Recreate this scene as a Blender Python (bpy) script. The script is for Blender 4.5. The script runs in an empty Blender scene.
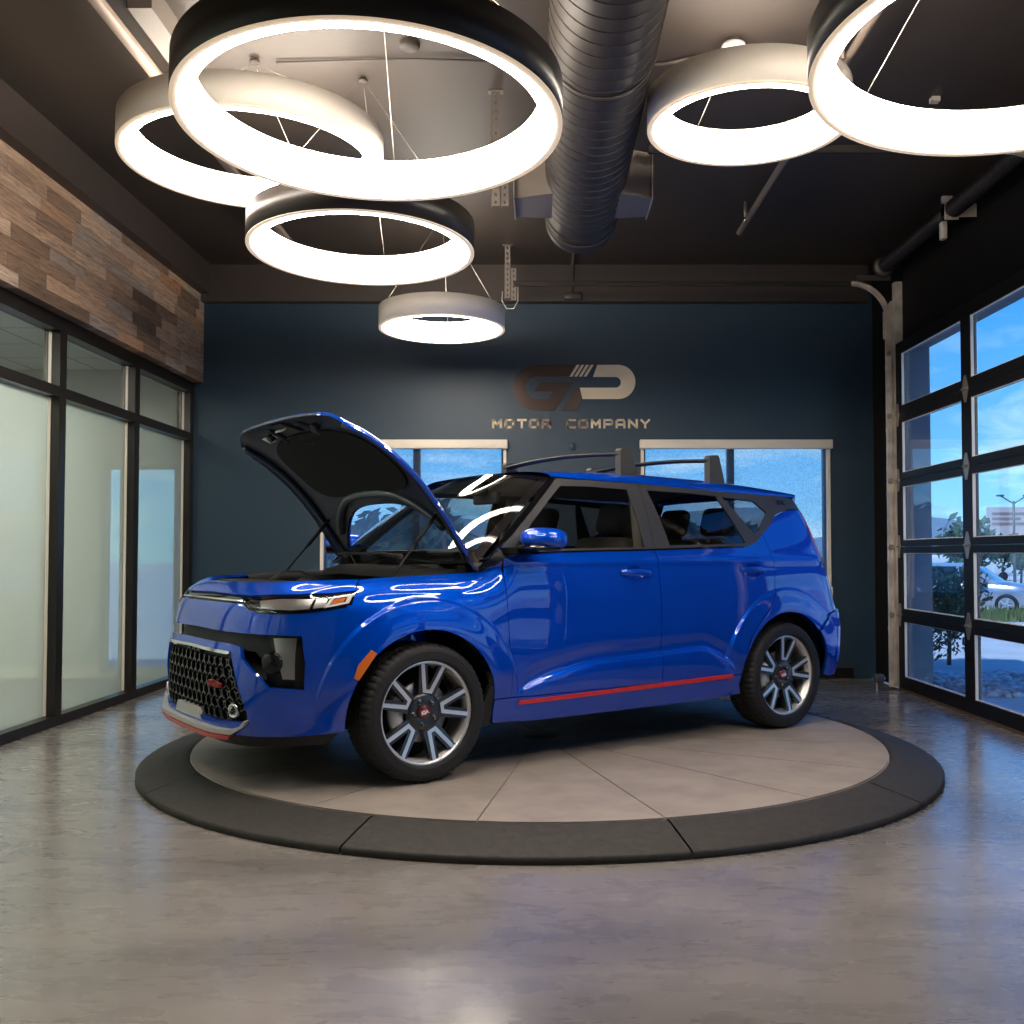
import bpy, bmesh, math, random
import numpy as np
from mathutils import Vector, Matrix
from mathutils.geometry import delaunay_2d_cdt

random.seed(7)
SC = bpy.context.scene
COL = SC.collection
PI = math.pi
HC = 1.185            # eye height of the photographer above the floor

# ------------------------------------------------------------------ materials
def _mat(name):
    m = bpy.data.materials.new(name); m.use_nodes = True
    nt = m.node_tree; nt.nodes.clear()
    out = nt.nodes.new('ShaderNodeOutputMaterial')
    return m, nt, out

def pbr(name, col, rough=.5, metal=0., coat=0., coat_ior=1.5, coat_rough=.03, spec=.5, emit=None, es=0., bump=None, var=None, sheen=0.):
    m, nt, out = _mat(name)
    b = nt.nodes.new('ShaderNodeBsdfPrincipled')
    b.inputs['Base Color'].default_value = (*col, 1)
    b.inputs['Roughness'].default_value = rough
    b.inputs['Metallic'].default_value = metal
    b.inputs['Coat Weight'].default_value = coat
    b.inputs['Coat Roughness'].default_value = coat_rough; b.inputs['Coat IOR'].default_value = coat_ior
    b.inputs['Specular IOR Level'].default_value = spec
    if emit:
        b.inputs['Emission Color'].default_value = (*emit, 1)
        b.inputs['Emission Strength'].default_value = es
    if var or bump:
        tc = nt.nodes.new('ShaderNodeTexCoord')
        n = nt.nodes.new('ShaderNodeTexNoise')
        n.inputs['Scale'].default_value = (var or bump)[0]
        n.inputs['Detail'].default_value = 4
        nt.links.new(tc.outputs['Object'], n.inputs['Vector'])
        if var:
            r = nt.nodes.new('ShaderNodeValToRGB')
            k = var[1]
            r.color_ramp.elements[0].position = .3; r.color_ramp.elements[1].position = .7
            r.color_ramp.elements[0].color = (*[c * (1 - k) for c in col], 1)
            r.color_ramp.elements[1].color = (*[min(1, c * (1 + k)) for c in col], 1)
            nt.links.new(n.outputs['Fac'], r.inputs['Fac'])
            nt.links.new(r.outputs['Color'], b.inputs['Base Color'])
        if bump:
            bp = nt.nodes.new('ShaderNodeBump')
            bp.inputs['Strength'].default_value = bump[1]
            bp.inputs['Distance'].default_value = .01
            nt.links.new(n.outputs['Fac'], bp.inputs['Height'])
            nt.links.new(bp.outputs['Normal'], b.inputs['Normal'])
    nt.links.new(b.outputs[0], out.inputs[0])
    return m

def schlick(nt, f0):
    """mirror share of a thin sheet, the same from both faces"""
    l = nt.nodes.new('ShaderNodeLayerWeight'); l.inputs[0].default_value = .5
    p = nt.nodes.new('ShaderNodeMath'); p.operation = 'POWER'; p.inputs[1].default_value = 5.; nt.links.new(l.outputs['Facing'], p.inputs[0])
    m = nt.nodes.new('ShaderNodeMath'); m.operation = 'MULTIPLY_ADD'; m.inputs[1].default_value = 1-f0; m.inputs[2].default_value = f0
    nt.links.new(p.outputs[0], m.inputs[0]); return m.outputs[0]

def glass(name, tint, refl=1.0, rough=0.0):
    """thin sheet: tinted see-through plus a fresnel mirror"""
    m, nt, out = _mat(name)
    t = nt.nodes.new('ShaderNodeBsdfTransparent'); t.inputs['Color'].default_value = (*tint, 1)
    g = nt.nodes.new('ShaderNodeBsdfGlossy'); g.inputs['Roughness'].default_value = rough
    g.inputs['Color'].default_value = (refl, refl, refl, 1)
    f = schlick(nt, .045)
    mx = nt.nodes.new('ShaderNodeMixShader')
    nt.links.new(f, mx.inputs[0]); nt.links.new(t.outputs[0], mx.inputs[1]); nt.links.new(g.outputs[0], mx.inputs[2])
    nt.links.new(mx.outputs[0], out.inputs[0])
    return m

def emit(name, col, s):
    m, nt, out = _mat(name)
    e = nt.nodes.new('ShaderNodeEmission'); e.inputs[0].default_value = (*col, 1); e.inputs[1].default_value = s
    nt.links.new(e.outputs[0], out.inputs[0])
    return m

# ------------------------------------------------------------------ objects
def link(o, parent=None):
    COL.objects.link(o)
    if parent is not None: o.parent = parent
    return o

def tag(o, label=None, cat=None, group=None, kind=None):
    if label: o['label'] = label
    if cat: o['category'] = cat
    if group: o['group'] = group
    if kind: o['kind'] = kind
    return o

def empty(name, loc=(0, 0, 0), rz=0., label=None, cat=None, group=None):
    o = bpy.data.objects.new(name, None); o.location = loc; o.rotation_euler = (0, 0, rz)
    o.empty_display_size = .2
    link(o); return tag(o, label, cat, group)

class MB:
    """collects shapes and links them as ONE mesh object"""
    def __init__(s): s.v = []; s.f = []; s.m = []; s.sm = []
    def add(s, v, f, mi=0, smooth=False):
        b = len(s.v); s.v += [tuple(p) for p in v]
        for q in f: s.f.append(tuple(b + i for i in q)); s.m.append(mi); s.sm.append(smooth)
        return s
    def box(s, x0, x1, y0, y1, z0, z1, mi=0):
        x0, x1 = sorted((x0, x1)); y0, y1 = sorted((y0, y1)); z0, z1 = sorted((z0, z1))
        v = [(x0,y0,z0),(x1,y0,z0),(x1,y1,z0),(x0,y1,z0),(x0,y0,z1),(x1,y0,z1),(x1,y1,z1),(x0,y1,z1)]
        return s.add(v, [(3,2,1,0),(4,5,6,7),(0,1,5,4),(1,2,6,5),(2,3,7,6),(3,0,4,7)], mi)
    def bevbox(s, x0, x1, y0, y1, z0, z1, r=.02, seg=3, mi=0, M=None, fn=None):
        bm = bmesh.new(); bmesh.ops.create_cube(bm, size=1)
        for v in bm.verts: v.co = Vector(((x0+x1)/2 + v.co.x*(x1-x0), (y0+y1)/2 + v.co.y*(y1-y0), (z0+z1)/2 + v.co.z*(z1-z0)))
        bmesh.ops.bevel(bm, geom=bm.edges[:], offset=r, segments=seg, profile=.5, affect='EDGES')
        if fn:
            for v in bm.verts: v.co = Vector(fn(v.co))
        if M is not None: bmesh.ops.transform(bm, matrix=M, verts=bm.verts)
        bm.verts.index_update()
        s.add([v.co[:] for v in bm.verts], [[v.index for v in f.verts] for f in bm.faces], mi, True); bm.free(); return s
    def prism(s, pts, z0, z1, mi=0, M=None, smooth=False):
        """polygon in xy pulled from z0 to z1, then moved by M"""
        n = len(pts); a = sum(pts[i][0]*pts[(i+1)%n][1]-pts[(i+1)%n][0]*pts[i][1] for i in range(n))
        if a < 0: pts = pts[::-1]
        v = [Vector((p[0], p[1], z0)) for p in pts] + [Vector((p[0], p[1], z1)) for p in pts]
        if M is not None: v = [M @ p for p in v]
        f = [tuple(range(n))[::-1], tuple(range(n, 2*n))] + [(i, (i+1)%n, n+(i+1)%n, n+i) for i in range(n)]
        return s.add(v, f, mi, smooth)
    def lathe(s, prof, n=64, M=None, mi=0, smooth=True, closed=False, a0=0., a1=2*PI):
        """prof: (radius, height) pairs turned about z"""
        full = abs(a1 - a0 - 2*PI) < 1e-6
        k = len(prof); v = []; cnt = n if full else n + 1
        for i in range(cnt):
            a = a0 + (a1 - a0) * i / n
            for r, h in prof:
                p = Vector((r*math.cos(a), r*math.sin(a), h)); v.append(M @ p if M is not None else p)
        f = []
        for i in range(n):
            j = (i + 1) % cnt
            for q in range(k if closed else k - 1):
                q2 = (q + 1) % k
                f.append((i*k+q, j*k+q, j*k+q2, i*k+q2))
        return s.add(v, f, mi, smooth)
    def tube(s, pts, r, n=10, mi=0, caps=True, smooth=True):
        pts = [Vector(p) for p in pts]; m = len(pts)
        rr = r if isinstance(r, (list, tuple)) else [r]*m
        v = []; up = None
        for i, p in enumerate(pts):
            d = (pts[min(i+1, m-1)] - pts[max(i-1, 0)]).normalized()
            if up is None:
                up = Vector((0, 0, 1)) if abs(d.z) < .9 else Vector((1, 0, 0))
            a = d.cross(up).normalized(); up = a.cross(d).normalized()
            for k in range(n):
                t = 2*PI*k/n; v.append(p + (a*math.cos(t) + up*math.sin(t))*rr[i])
        f = [(i*n+k, i*n+(k+1)%n, (i+1)*n+(k+1)%n, (i+1)*n+k) for i in range(m-1) for k in range(n)]
        s.add(v, f, mi, smooth)
        if caps:
            b = len(s.v) - len(v)
            s.f.append(tuple(b+k for k in range(n))[::-1]); s.m.append(mi); s.sm.append(False)
            s.f.append(tuple(b+(m-1)*n+k for k in range(n))); s.m.append(mi); s.sm.append(False)
        return s
    def cyl(s, p0, p1, r, n=24, mi=0): return s.tube([p0, p1], r, n, mi)
    def grid(s, P, mi=0, smooth=True, flip=False):
        """P[i][j] points"""
        nu, nv = len(P), len(P[0]); v = [p for row in P for p in row]
        f = []
        for i in range(nu-1):
            for j in range(nv-1):
                q = (i*nv+j, (i+1)*nv+j, (i+1)*nv+j+1, i*nv+j+1); f.append(q[::-1] if flip else q)
        return s.add(v, f, mi, smooth)
    def ball(s, c, r, n=16, mi=0, sc=(1,1,1)):
        k = n//2; P = []
        for i in range(k+1):
            t = PI*i/k
            P.append([(c[0]+sc[0]*r*math.sin(t)*math.cos(2*PI*j/n), c[1]+sc[1]*r*math.sin(t)*math.sin(2*PI*j/n), c[2]+sc[2]*r*math.cos(t)) for j in range(n+1)])
        return s.grid(P, mi)
    def build(s, name, mats, parent=None, weld=False, sharp=None):
        me = bpy.data.meshes.new(name); me.from_pydata(s.v, [], s.f)
        if not isinstance(mats, (list, tuple)): mats = [mats]
        for m in mats: me.materials.append(m)
        me.polygons.foreach_set('material_index', s.m)
        me.polygons.foreach_set('use_smooth', s.sm)
        if weld or sharp is not None:
            bm = bmesh.new(); bm.from_mesh(me); bmesh.ops.remove_doubles(bm, verts=bm.verts, dist=1e-5)
            if sharp is not None:
                for e in bm.edges:
                    if len(e.link_faces) == 2 and e.calc_face_angle(0) > sharp: e.smooth = False
            bm.to_mesh(me); bm.free()
        me.update()
        o = bpy.data.objects.new(name, me); return link(o, parent)

def copy_tree(o, parent=None):
    c = o.copy(); COL.objects.link(c)
    if parent is not None: c.parent = parent
    for ch in list(o.children): copy_tree(ch, c)
    return c

def text_mesh(txt, size, depth, spacing=1.0, bold=0., shear=0.):
    cu = bpy.data.curves.new('t', 'FONT'); cu.body = txt; cu.size = size; cu.extrude = depth/2
    cu.align_x = 'CENTER'; cu.align_y = 'CENTER'; cu.space_character = spacing; cu.offset = bold; cu.shear = shear
    o = bpy.data.objects.new('t', cu); COL.objects.link(o)
    dg = bpy.context.evaluated_depsgraph_get(); me = bpy.data.meshes.new_from_object(o.evaluated_get(dg))
    bpy.data.objects.remove(o); bpy.data.curves.remove(cu)
    return me

def text_obj(name, txt, size, depth, M, mat, parent=None, fn=None, sx=1., **k):
    me = text_mesh(txt, size, depth, **k)
    for v in me.vertices:
        p = Vector((v.co.x*sx, v.co.y, v.co.z)); v.co = Vector(fn(p)) if fn else M @ p
    me.materials.clear(); me.materials.append(mat)
    for p in me.polygons: p.use_smooth = False
    o = bpy.data.objects.new(name, me); return link(o, parent)

def pchip(xs, ys):
    xs = np.array(xs, float); ys = np.array(ys, float)
    if xs[0] > xs[-1]: xs, ys = xs[::-1], ys[::-1]
    h = np.diff(xs); d = np.diff(ys)/h; m = np.zeros(len(xs))
    m[0], m[-1] = d[0], d[-1]
    for i in range(1, len(xs)-1):
        if d[i-1]*d[i] > 0:
            w1, w2 = 2*h[i]+h[i-1], h[i]+2*h[i-1]; m[i] = (w1+w2)/(w1/d[i-1]+w2/d[i])
    def f(x):
        x = np.clip(np.asarray(x, float), xs[0], xs[-1])
        i = np.clip(np.searchsorted(xs, x)-1, 0, len(h)-1); t = (x-xs[i])/h[i]
        return ((1+2*t)*(1-t)**2*ys[i] + t*(1-t)**2*h[i]*m[i] + t*t*(3-2*t)*ys[i+1] + t*t*(t-1)*h[i]*m[i+1])
    return f

def sst(x): x = np.clip(x, 0, 1); return x*x*(3-2*x)

def inside(pts, poly):
    x, y = pts[:, 0], pts[:, 1]; c = np.zeros(len(pts), bool); n = len(poly); j = n-1
    for i in range(n):
        xi, yi = poly[i]; xj, yj = poly[j]
        with np.errstate(divide='ignore', invalid='ignore'):
            c ^= ((yi > y) != (yj > y)) & (x < (xj-xi)*(y-yi)/(yj-yi+1e-30)+xi)
        j = i
    return c

def dist_poly(pts, poly):
    d = np.full(len(pts), 1e9); n = len(poly)
    for i in range(n):
        a = np.array(poly[i]); b = np.array(poly[(i+1) % n]); ab = b-a; L = ab@ab+1e-20
        t = np.clip(((pts-a)@ab)/L, 0, 1); q = a+t[:, None]*ab
        d = np.minimum(d, np.hypot(*(pts-q).T))
    return d

def densify(poly, res):
    out = []
    for i in range(len(poly)):
        a, b = poly[i], poly[(i+1) % len(poly)]
        k = max(1, int(math.hypot(b[0]-a[0], b[1]-a[1])/res+.5))
        out += [(a[0]+(b[0]-a[0])*j/k, a[1]+(b[1]-a[1])*j/k) for j in range(k)]
    return out

def panel(name, S, poly, mat, parent=None, holes=(), off=0., flange=.012, res=.018, outward=None, creases=()):
    """a trimmed sheet: outline (with holes) in the surface's own parameters, carried onto surface S(a,b)->xyz,
    true surface normals, edges turned in by 'flange'"""
    loops = [densify(p, res) for p in [poly, *holes]]
    pts = []; edges = []
    for L in loops:
        b = len(pts); pts += L; edges += [(b+i, b+(i+1) % len(L)) for i in range(len(L))]
    cpts = []
    for L in creases:                       # lines where the sheet bends sharply get edges of their own
        L = np.array(L); ok = inside(L, loops[0])
        for q in loops[1:]: ok &= ~inside(L, q)
        for q in loops: ok &= dist_poly(L, q) > res*.3
        idx = {}
        for i in np.flatnonzero(ok): idx[i] = len(pts); pts.append(tuple(L[i])); cpts.append(L[i])
        edges += [(idx[i], idx[i+1]) for i in idx if i+1 in idx]
    cpts = np.array(cpts)
    P = np.array(loops[0]); lo, hi = P.min(0), P.max(0)
    gx = np.arange(lo[0]+res/2, hi[0], res); gy = np.arange(lo[1]+res/2, hi[1], res)
    if len(gx) and len(gy):
        G = np.array([(a, b) for a in gx for b in gy]); k = inside(G, loops[0])
        for L in loops[1:]: k &= ~inside(G, L)
        G = G[k]
        if len(G):
            for L in loops: G = G[dist_poly(G, L) > res*.45] if len(G) else G
        if len(cpts) and len(G):
            k = np.ones(len(G), bool)
            for i in range(0, len(G), 2000): k[i:i+2000] = np.hypot(G[i:i+2000, None, 0]-cpts[None, :, 0], G[i:i+2000, None, 1]-cpts[None, :, 1]).min(1) > .006
            G = G[k]
        pts += [tuple(g) for g in G]
    V, Eo, F, *_ = delaunay_2d_cdt([Vector(p) for p in pts], edges, [], 0, 1e-7)
    V = np.array([tuple(v) for v in V])
    C = np.array([V[list(f)].mean(0) for f in F]); k = inside(C, loops[0])
    for L in loops[1:]: k &= ~inside(C, L)
    F = [f for f, q in zip(F, k) if q]
    a, b = V[:, 0], V[:, 1]; e = 1e-3
    X = S(a, b); N = np.cross(S(a+e, b)-S(a-e, b), S(a, b+e)-S(a, b-e)); N /= np.linalg.norm(N, axis=1)[:, None]+1e-12
    ref = outward if outward is not None else (lambda x: x-np.array([0, 0, .7]))
    R = ref(X); s = np.sign((N*R).sum(1)); N *= np.where(s == 0, 1, s)[:, None]
    X = X+N*off
    # orientation of the triangles
    f0 = F[len(F)//2]; nn = np.cross(X[f0[1]]-X[f0[0]], X[f0[2]]-X[f0[0]])
    if nn@N[f0[0]] < 0: F = [f[::-1] for f in F]
    verts = [tuple(x) for x in X]; faces = [tuple(f) for f in F]; ln = [tuple(N[i]) for f in faces for i in f]
    if flange:
        cnt = {}
        for f in faces:
            for i in range(3):
                u, v = f[i], f[(i+1) % 3]; cnt[(u, v)] = 1
        bd = [(u, v) for (u, v) in cnt if (v, u) not in cnt]
        inn = {}
        for u, v in bd:
            for q in (u, v):
                if q not in inn: inn[q] = len(verts); verts.append(tuple(X[q]-N[q]*flange))
        for u, v in bd:
            fc = (v, u, inn[u], inn[v]); faces.append(fc)
            w = np.cross(np.array(verts[u])-np.array(verts[v]), np.array(verts[inn[u]])-np.array(verts[v])); w /= np.linalg.norm(w)+1e-12
            ln += [tuple(w)]*4
    me = bpy.data.meshes.new(name); me.from_pydata(verts, [], faces); me.materials.append(mat)
    me.polygons.foreach_set('use_smooth', [True]*len(faces)); me.update()
    me.normals_split_custom_set(ln)
    o = bpy.data.objects.new(name, me); return link(o, parent)
CARX, CARY, PLAT, CARYAW = -.0053, 6.361, .0927, math.radians(216.098)
F = 1010.
GLOW = 33.0
def camera():
    cam = bpy.data.cameras.new('camera'); co = bpy.data.objects.new('camera', cam); COL.objects.link(co)
    cam.sensor_width = 36; cam.lens = 36*F/1024; cam.clip_start = .05; cam.clip_end = 500
    pitch = .033; cy = 555-F*math.tan(pitch)
    cam.shift_x = (512-538)/1024; cam.shift_y = (cy-512)/1024
    co.location = (0, 0, HC); co.rotation_euler = (PI/2+pitch, 0, 0)
    SC.camera = co
camera()
SC.view_settings.view_transform = 'Standard'; SC.view_settings.look = 'None'; SC.view_settings.gamma = 1; SC.view_settings.use_curve_mapping = False
SC.view_settings.exposure = 0
# ================================================================== THE CAR
# car axes: x to the front, y to the driver's side, z up; origin on the turntable under the car's middle
M_PAINT = pbr('blue_metallic_paint', (.0, .066, .56), rough=.38, metal=.40, coat=1., coat_rough=.01, coat_ior=1.68, spec=.0)
M_GLOSS = pbr('gloss_black', (.005, .005, .006), rough=.04, spec=.45)
M_SATIN = pbr('satin_dark_grey', (.036, .036, .041), rough=.42)
M_BLACK = pbr('matte_black_plastic', (.012, .012, .013), rough=.6)
M_LINER = pbr('underbody_black', (.004, .004, .004), rough=.9)
M_CHROME = pbr('bright_chrome', (.8, .8, .8), rough=.12, metal=1.)
M_SILVER = pbr('silver_plastic', (.60, .59, .57), rough=.4, metal=.2)
M_RED = pbr('red_accent_paint', (.62, .018, .016), rough=.35, coat=.5)
M_ORANGE = pbr('amber_reflector', (.75, .17, .02), rough=.25, coat=.5)
M_TYRE = pbr('tyre_rubber', (.011, .011, .012), rough=.68, bump=(60, .15))
M_RIM = pbr('dark_rim_paint', (.05, .05, .052), rough=.3, metal=.7, coat=.4)
M_FACE = pbr('machined_alloy', (.80, .80, .82), rough=.42, metal=.85)
M_DISC = pbr('brake_steel', (.3, .3, .3), rough=.4, metal=1.)
M_GALVN = pbr('dark_chrome_nut', (.14,.14,.145), rough=.25, metal=.9)
M_LENSR = pbr('red_lamp_lens', (.35, .01, .012), rough=.12, coat=1.)
M_GREYP = pbr('grey_rack_plastic', (.045, .042, .038), rough=.45)
M_SEAT = pbr('seat_cloth', (.10, .085, .068), rough=.8, bump=(150, .1))
M_DASH = pbr('dashboard_plastic', (.020, .020, .021), rough=.65)
M_HEADL = pbr('headliner_cloth', (.33, .30, .26), rough=.9)
M_WSCR = glass('windscreen_glass', (.74, .80, .76), 1.)
M_DOORG = glass('door_glass', (.66, .66, .63), 1.)
M_PRIV = glass('privacy_glass', (.42, .43, .46), 1.)
M_LENS = glass('lamp_cover_glass', (.9, .9, .9), 1.)
M_REFL = pbr('lamp_reflector', (.62, .62, .63), rough=.28, metal=.85)
M_DRL = pbr('daytime_light_guide', (.85, .84, .80), rough=.3)
M_UNDER = pbr('bonnet_inner_panel', (.026, .036, .062), rough=.4, coat=.3)
M_PAD = pbr('bonnet_felt_pad', (.004, .004, .004), rough=.95)
M_WHITE = pbr('white_sticker', (.8, .8, .78), rough=.5)

car = empty('hatchback_car', (CARX, CARY, PLAT), CARYAW,
            'glossy blue compact hatchback with its bonnet open, parked on the round turntable', 'car')

W_MAIN = pchip([.18,.26,.36,.50,.70,.85,.98,1.06,1.12,1.20,1.35,1.48,1.53], [.80,.842,.865,.879,.888,.889,.882,.870,.853,.826,.765,.700,.674])
W_FRONT = pchip([.18,.26,.36,.50,.70,.82,.90,.95,1.0,1.04], [.80,.838,.858,.872,.881,.876,.856,.825,.765,.70])
XF = pchip([.18,.28,.45,.62,.72,.85,.90,.95,1.0,1.2], [2.13,2.16,2.165,2.15,2.125,2.09,2.055,1.99,1.86,1.6])
XR = pchip([.18,.32,.45,.60,.71,.76,.9,1.07,1.25,1.4,1.5], [-1.93,-2.00,-2.035,-2.03,-2.005,-1.975,-1.915,-1.84,-1.79,-1.745,-1.70])
XCF, XCR, NF, NR = 1.2, -1.3, 3.6, 6.0
def _table(n, a, w):
    th = np.linspace(0, PI/2, 4001); X = np.sin(th)**(2/n); Y = np.cos(th)**(2/n)
    L = np.concatenate([[0], np.cumsum(np.hypot(np.diff(X)*a, np.diff(Y)*w))])
    return L/L[-1], X, Y, L[-1]
TF, FXh, FYh, LF = _table(NF, .93, .87)
TR, RXh, RYh, LR = _table(NR, .72, .87)
TFRONT, TREAR = XCF+LF, XCR-LR      # surface parameter at the centre line of nose and tail

def width(x, z):
    k = sst((x-.75)/.35)*(1-sst((z-1.02)/.06))
    return W_MAIN(z)*(1-k)+W_FRONT(z)*k

CREASE = pchip([-.86,-.816,-.714,-.563,-.211,.217,.491,.699,.78], [.38,.434,.494,.545,.532,.518,.474,.416,.37])
HANDLES = ((-.045, .990), (-1.005, .998))
def dent(x, z):
    d = 0
    for c in (1.3, -1.3):
        r = np.hypot(x-c, z-.334)
        up = sst((z-.30)/.22)
        d = d + up*(.016*sst((.556-r)/.022) + .014*sst((.54-r)/.13))
    # lower door scallop
    m = sst((x+.88)/.12)*sst((.80-x)/.14)
    zc = CREASE(x)
    d = d + m*(.017*sst((zc+.012-z)/.03) - .010*np.exp(-((z-zc-.03)/.05)**2))
    for hx, hz in HANDLES:
        rr = np.sqrt(((x-hx)/.088)**2+((z-hz)/.042)**2); d = d-.024*sst((1.05-rr)/.6)
    # shoulder crease under the windows
    sh = sst((.9-x)/.2)*sst((x+1.75)/.15)
    d = d + sh*.008*np.exp(-((z-1.055)/.022)**2)
    return d

def body(t, z, sg=1.):
    t = np.asarray(t, float); z = np.asarray(z, float)+0*t
    fr = t > XCF; rr = t < XCR
    tf = np.clip((t-XCF)/LF, 0, 1); tr = np.clip((XCR-t)/LR, 0, 1)
    xh = np.interp(tf, TF, FXh); yh = np.interp(tf, TF, FYh)
    xh2 = np.interp(tr, TR, RXh); yh2 = np.interp(tr, TR, RYh)
    af = XF(z)-XCF; ar = XCR-XR(z)
    x = np.where(fr, XCF+af*xh, np.where(rr, XCR-ar*xh2, t))
    Y = np.where(fr, yh, np.where(rr, yh2, 1.))
    w = width(x, z); y = w*Y
    nx = np.where(fr, xh**(NF-1)/af, np.where(rr, -xh2**(NR-1)/ar, 0)); ny = np.where(fr, yh**(NF-1), np.where(rr, yh2**(NR-1), 1.))/w
    L = np.hypot(nx, ny)+1e-9; d = dent(x, z)*np.where(Y > .2, 1, 0)
    x = x+d*nx/L; y = y+d*ny/L
    return np.stack([x, sg*y, z], -1)

def side(sg): return lambda t, z: body(t, z, sg)
def nose(q, z):
    q = np.asarray(q, float); return body(TFRONT-np.abs(q), z, 1.)*np.stack([np.ones_like(q), np.where(q < 0, -1., 1.), np.ones_like(q)], -1)
def tail(q, z):
    q = np.asarray(q, float); return body(TREAR+np.abs(q), z, 1.)*np.stack([np.ones_like(q), np.where(q < 0, -1., 1.), np.ones_like(q)], -1)
def tx(x, z):
    """surface parameter of the point at x on the flank"""
    if XCR <= x <= XCF: return x
    if x > XCF: return XCF+LF*float(np.interp((x-XCF)/(XF(z)-XCF), FXh, TF))
    return XCR-LR*float(np.interp((XCR-x)/(XCR-XR(z)), RXh, TR))
def qx(x, z): return TFRONT-tx(x, z)
def qy(y, z): return LF*(1-float(np.interp(-abs(y)/float(width(2.0, z)), -FYh, TF)))*(1 if y >= 0 else -1)
def rx(x, z): return tx(x, z)-TREAR
def ry(y, z): return LR*(1-float(np.interp(-abs(y)/float(width(-1.8, z)), -RYh, TR)))*(1 if y >= 0 else -1)
def mirror_close(half): return half+[(-a, b) for a, b in half[::-1] if abs(a) > 1e-6]
def arc(cx, r, a0, a1, n=28): return [(cx+r*math.cos(math.radians(a0+(a1-a0)*i/n)), .334+r*math.sin(math.radians(a0+(a1-a0)*i/n))) for i in range(n+1)]
def T(pts): return [(tx(x, z), z) for x, z in pts]
out_car = lambda X: X-np.stack([np.clip(X[..., 0], -1.3, 1.2), 0*X[..., 1], np.clip(X[..., 2], .6, .9)], -1)
G = .0025   # half a shut line

def _arcs(c): return [[(tx(x, z), z) for x, z in arc(c, r, -5, 185, 150)] for r in (.525, .534, .5395, .545, .5505, .556, .562)]
def _lines(dz): return [(x, float(CREASE(x))+dz) for x in np.linspace(-.85, .78, 140)]
CR_SIDE = _arcs(1.3)+_arcs(-1.3)+[_lines(d) for d in (-.02, -.012, -.003, .006, .013, .02)]+[[(x, 1.055+d) for x in np.linspace(-1.7, .9, 180)] for d in (-.03, -.015, 0, .015, .03)]
for hx, hz in HANDLES:
    for k in (1.06, .95, .8, .62, .4): CR_SIDE.append([(hx+.088*k*math.cos(a), hz+.042*k*math.sin(a)) for a in np.linspace(0, 2*PI, 60)])
CR_NOSE = [[(s*(TFRONT-t), z) for t, z in L] for L in _arcs(1.3) for s in (1, -1)]
CR_TAIL = [[(s*(t-TREAR), z) for t, z in L] for L in _arcs(-1.3) for s in (1, -1)]
def cp(name, S, poly, mat, parent=car, **k):
    if name in ('front_fender', 'front_door', 'rear_door', 'quarter_panel'): k['creases'] = CR_SIDE
    if name == 'front_bumper': k['creases'] = CR_NOSE
    if name == 'rear_bumper': k['creases'] = CR_TAIL
    return panel(name, S, poly, mat, parent, outward=out_car, **k)

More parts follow.
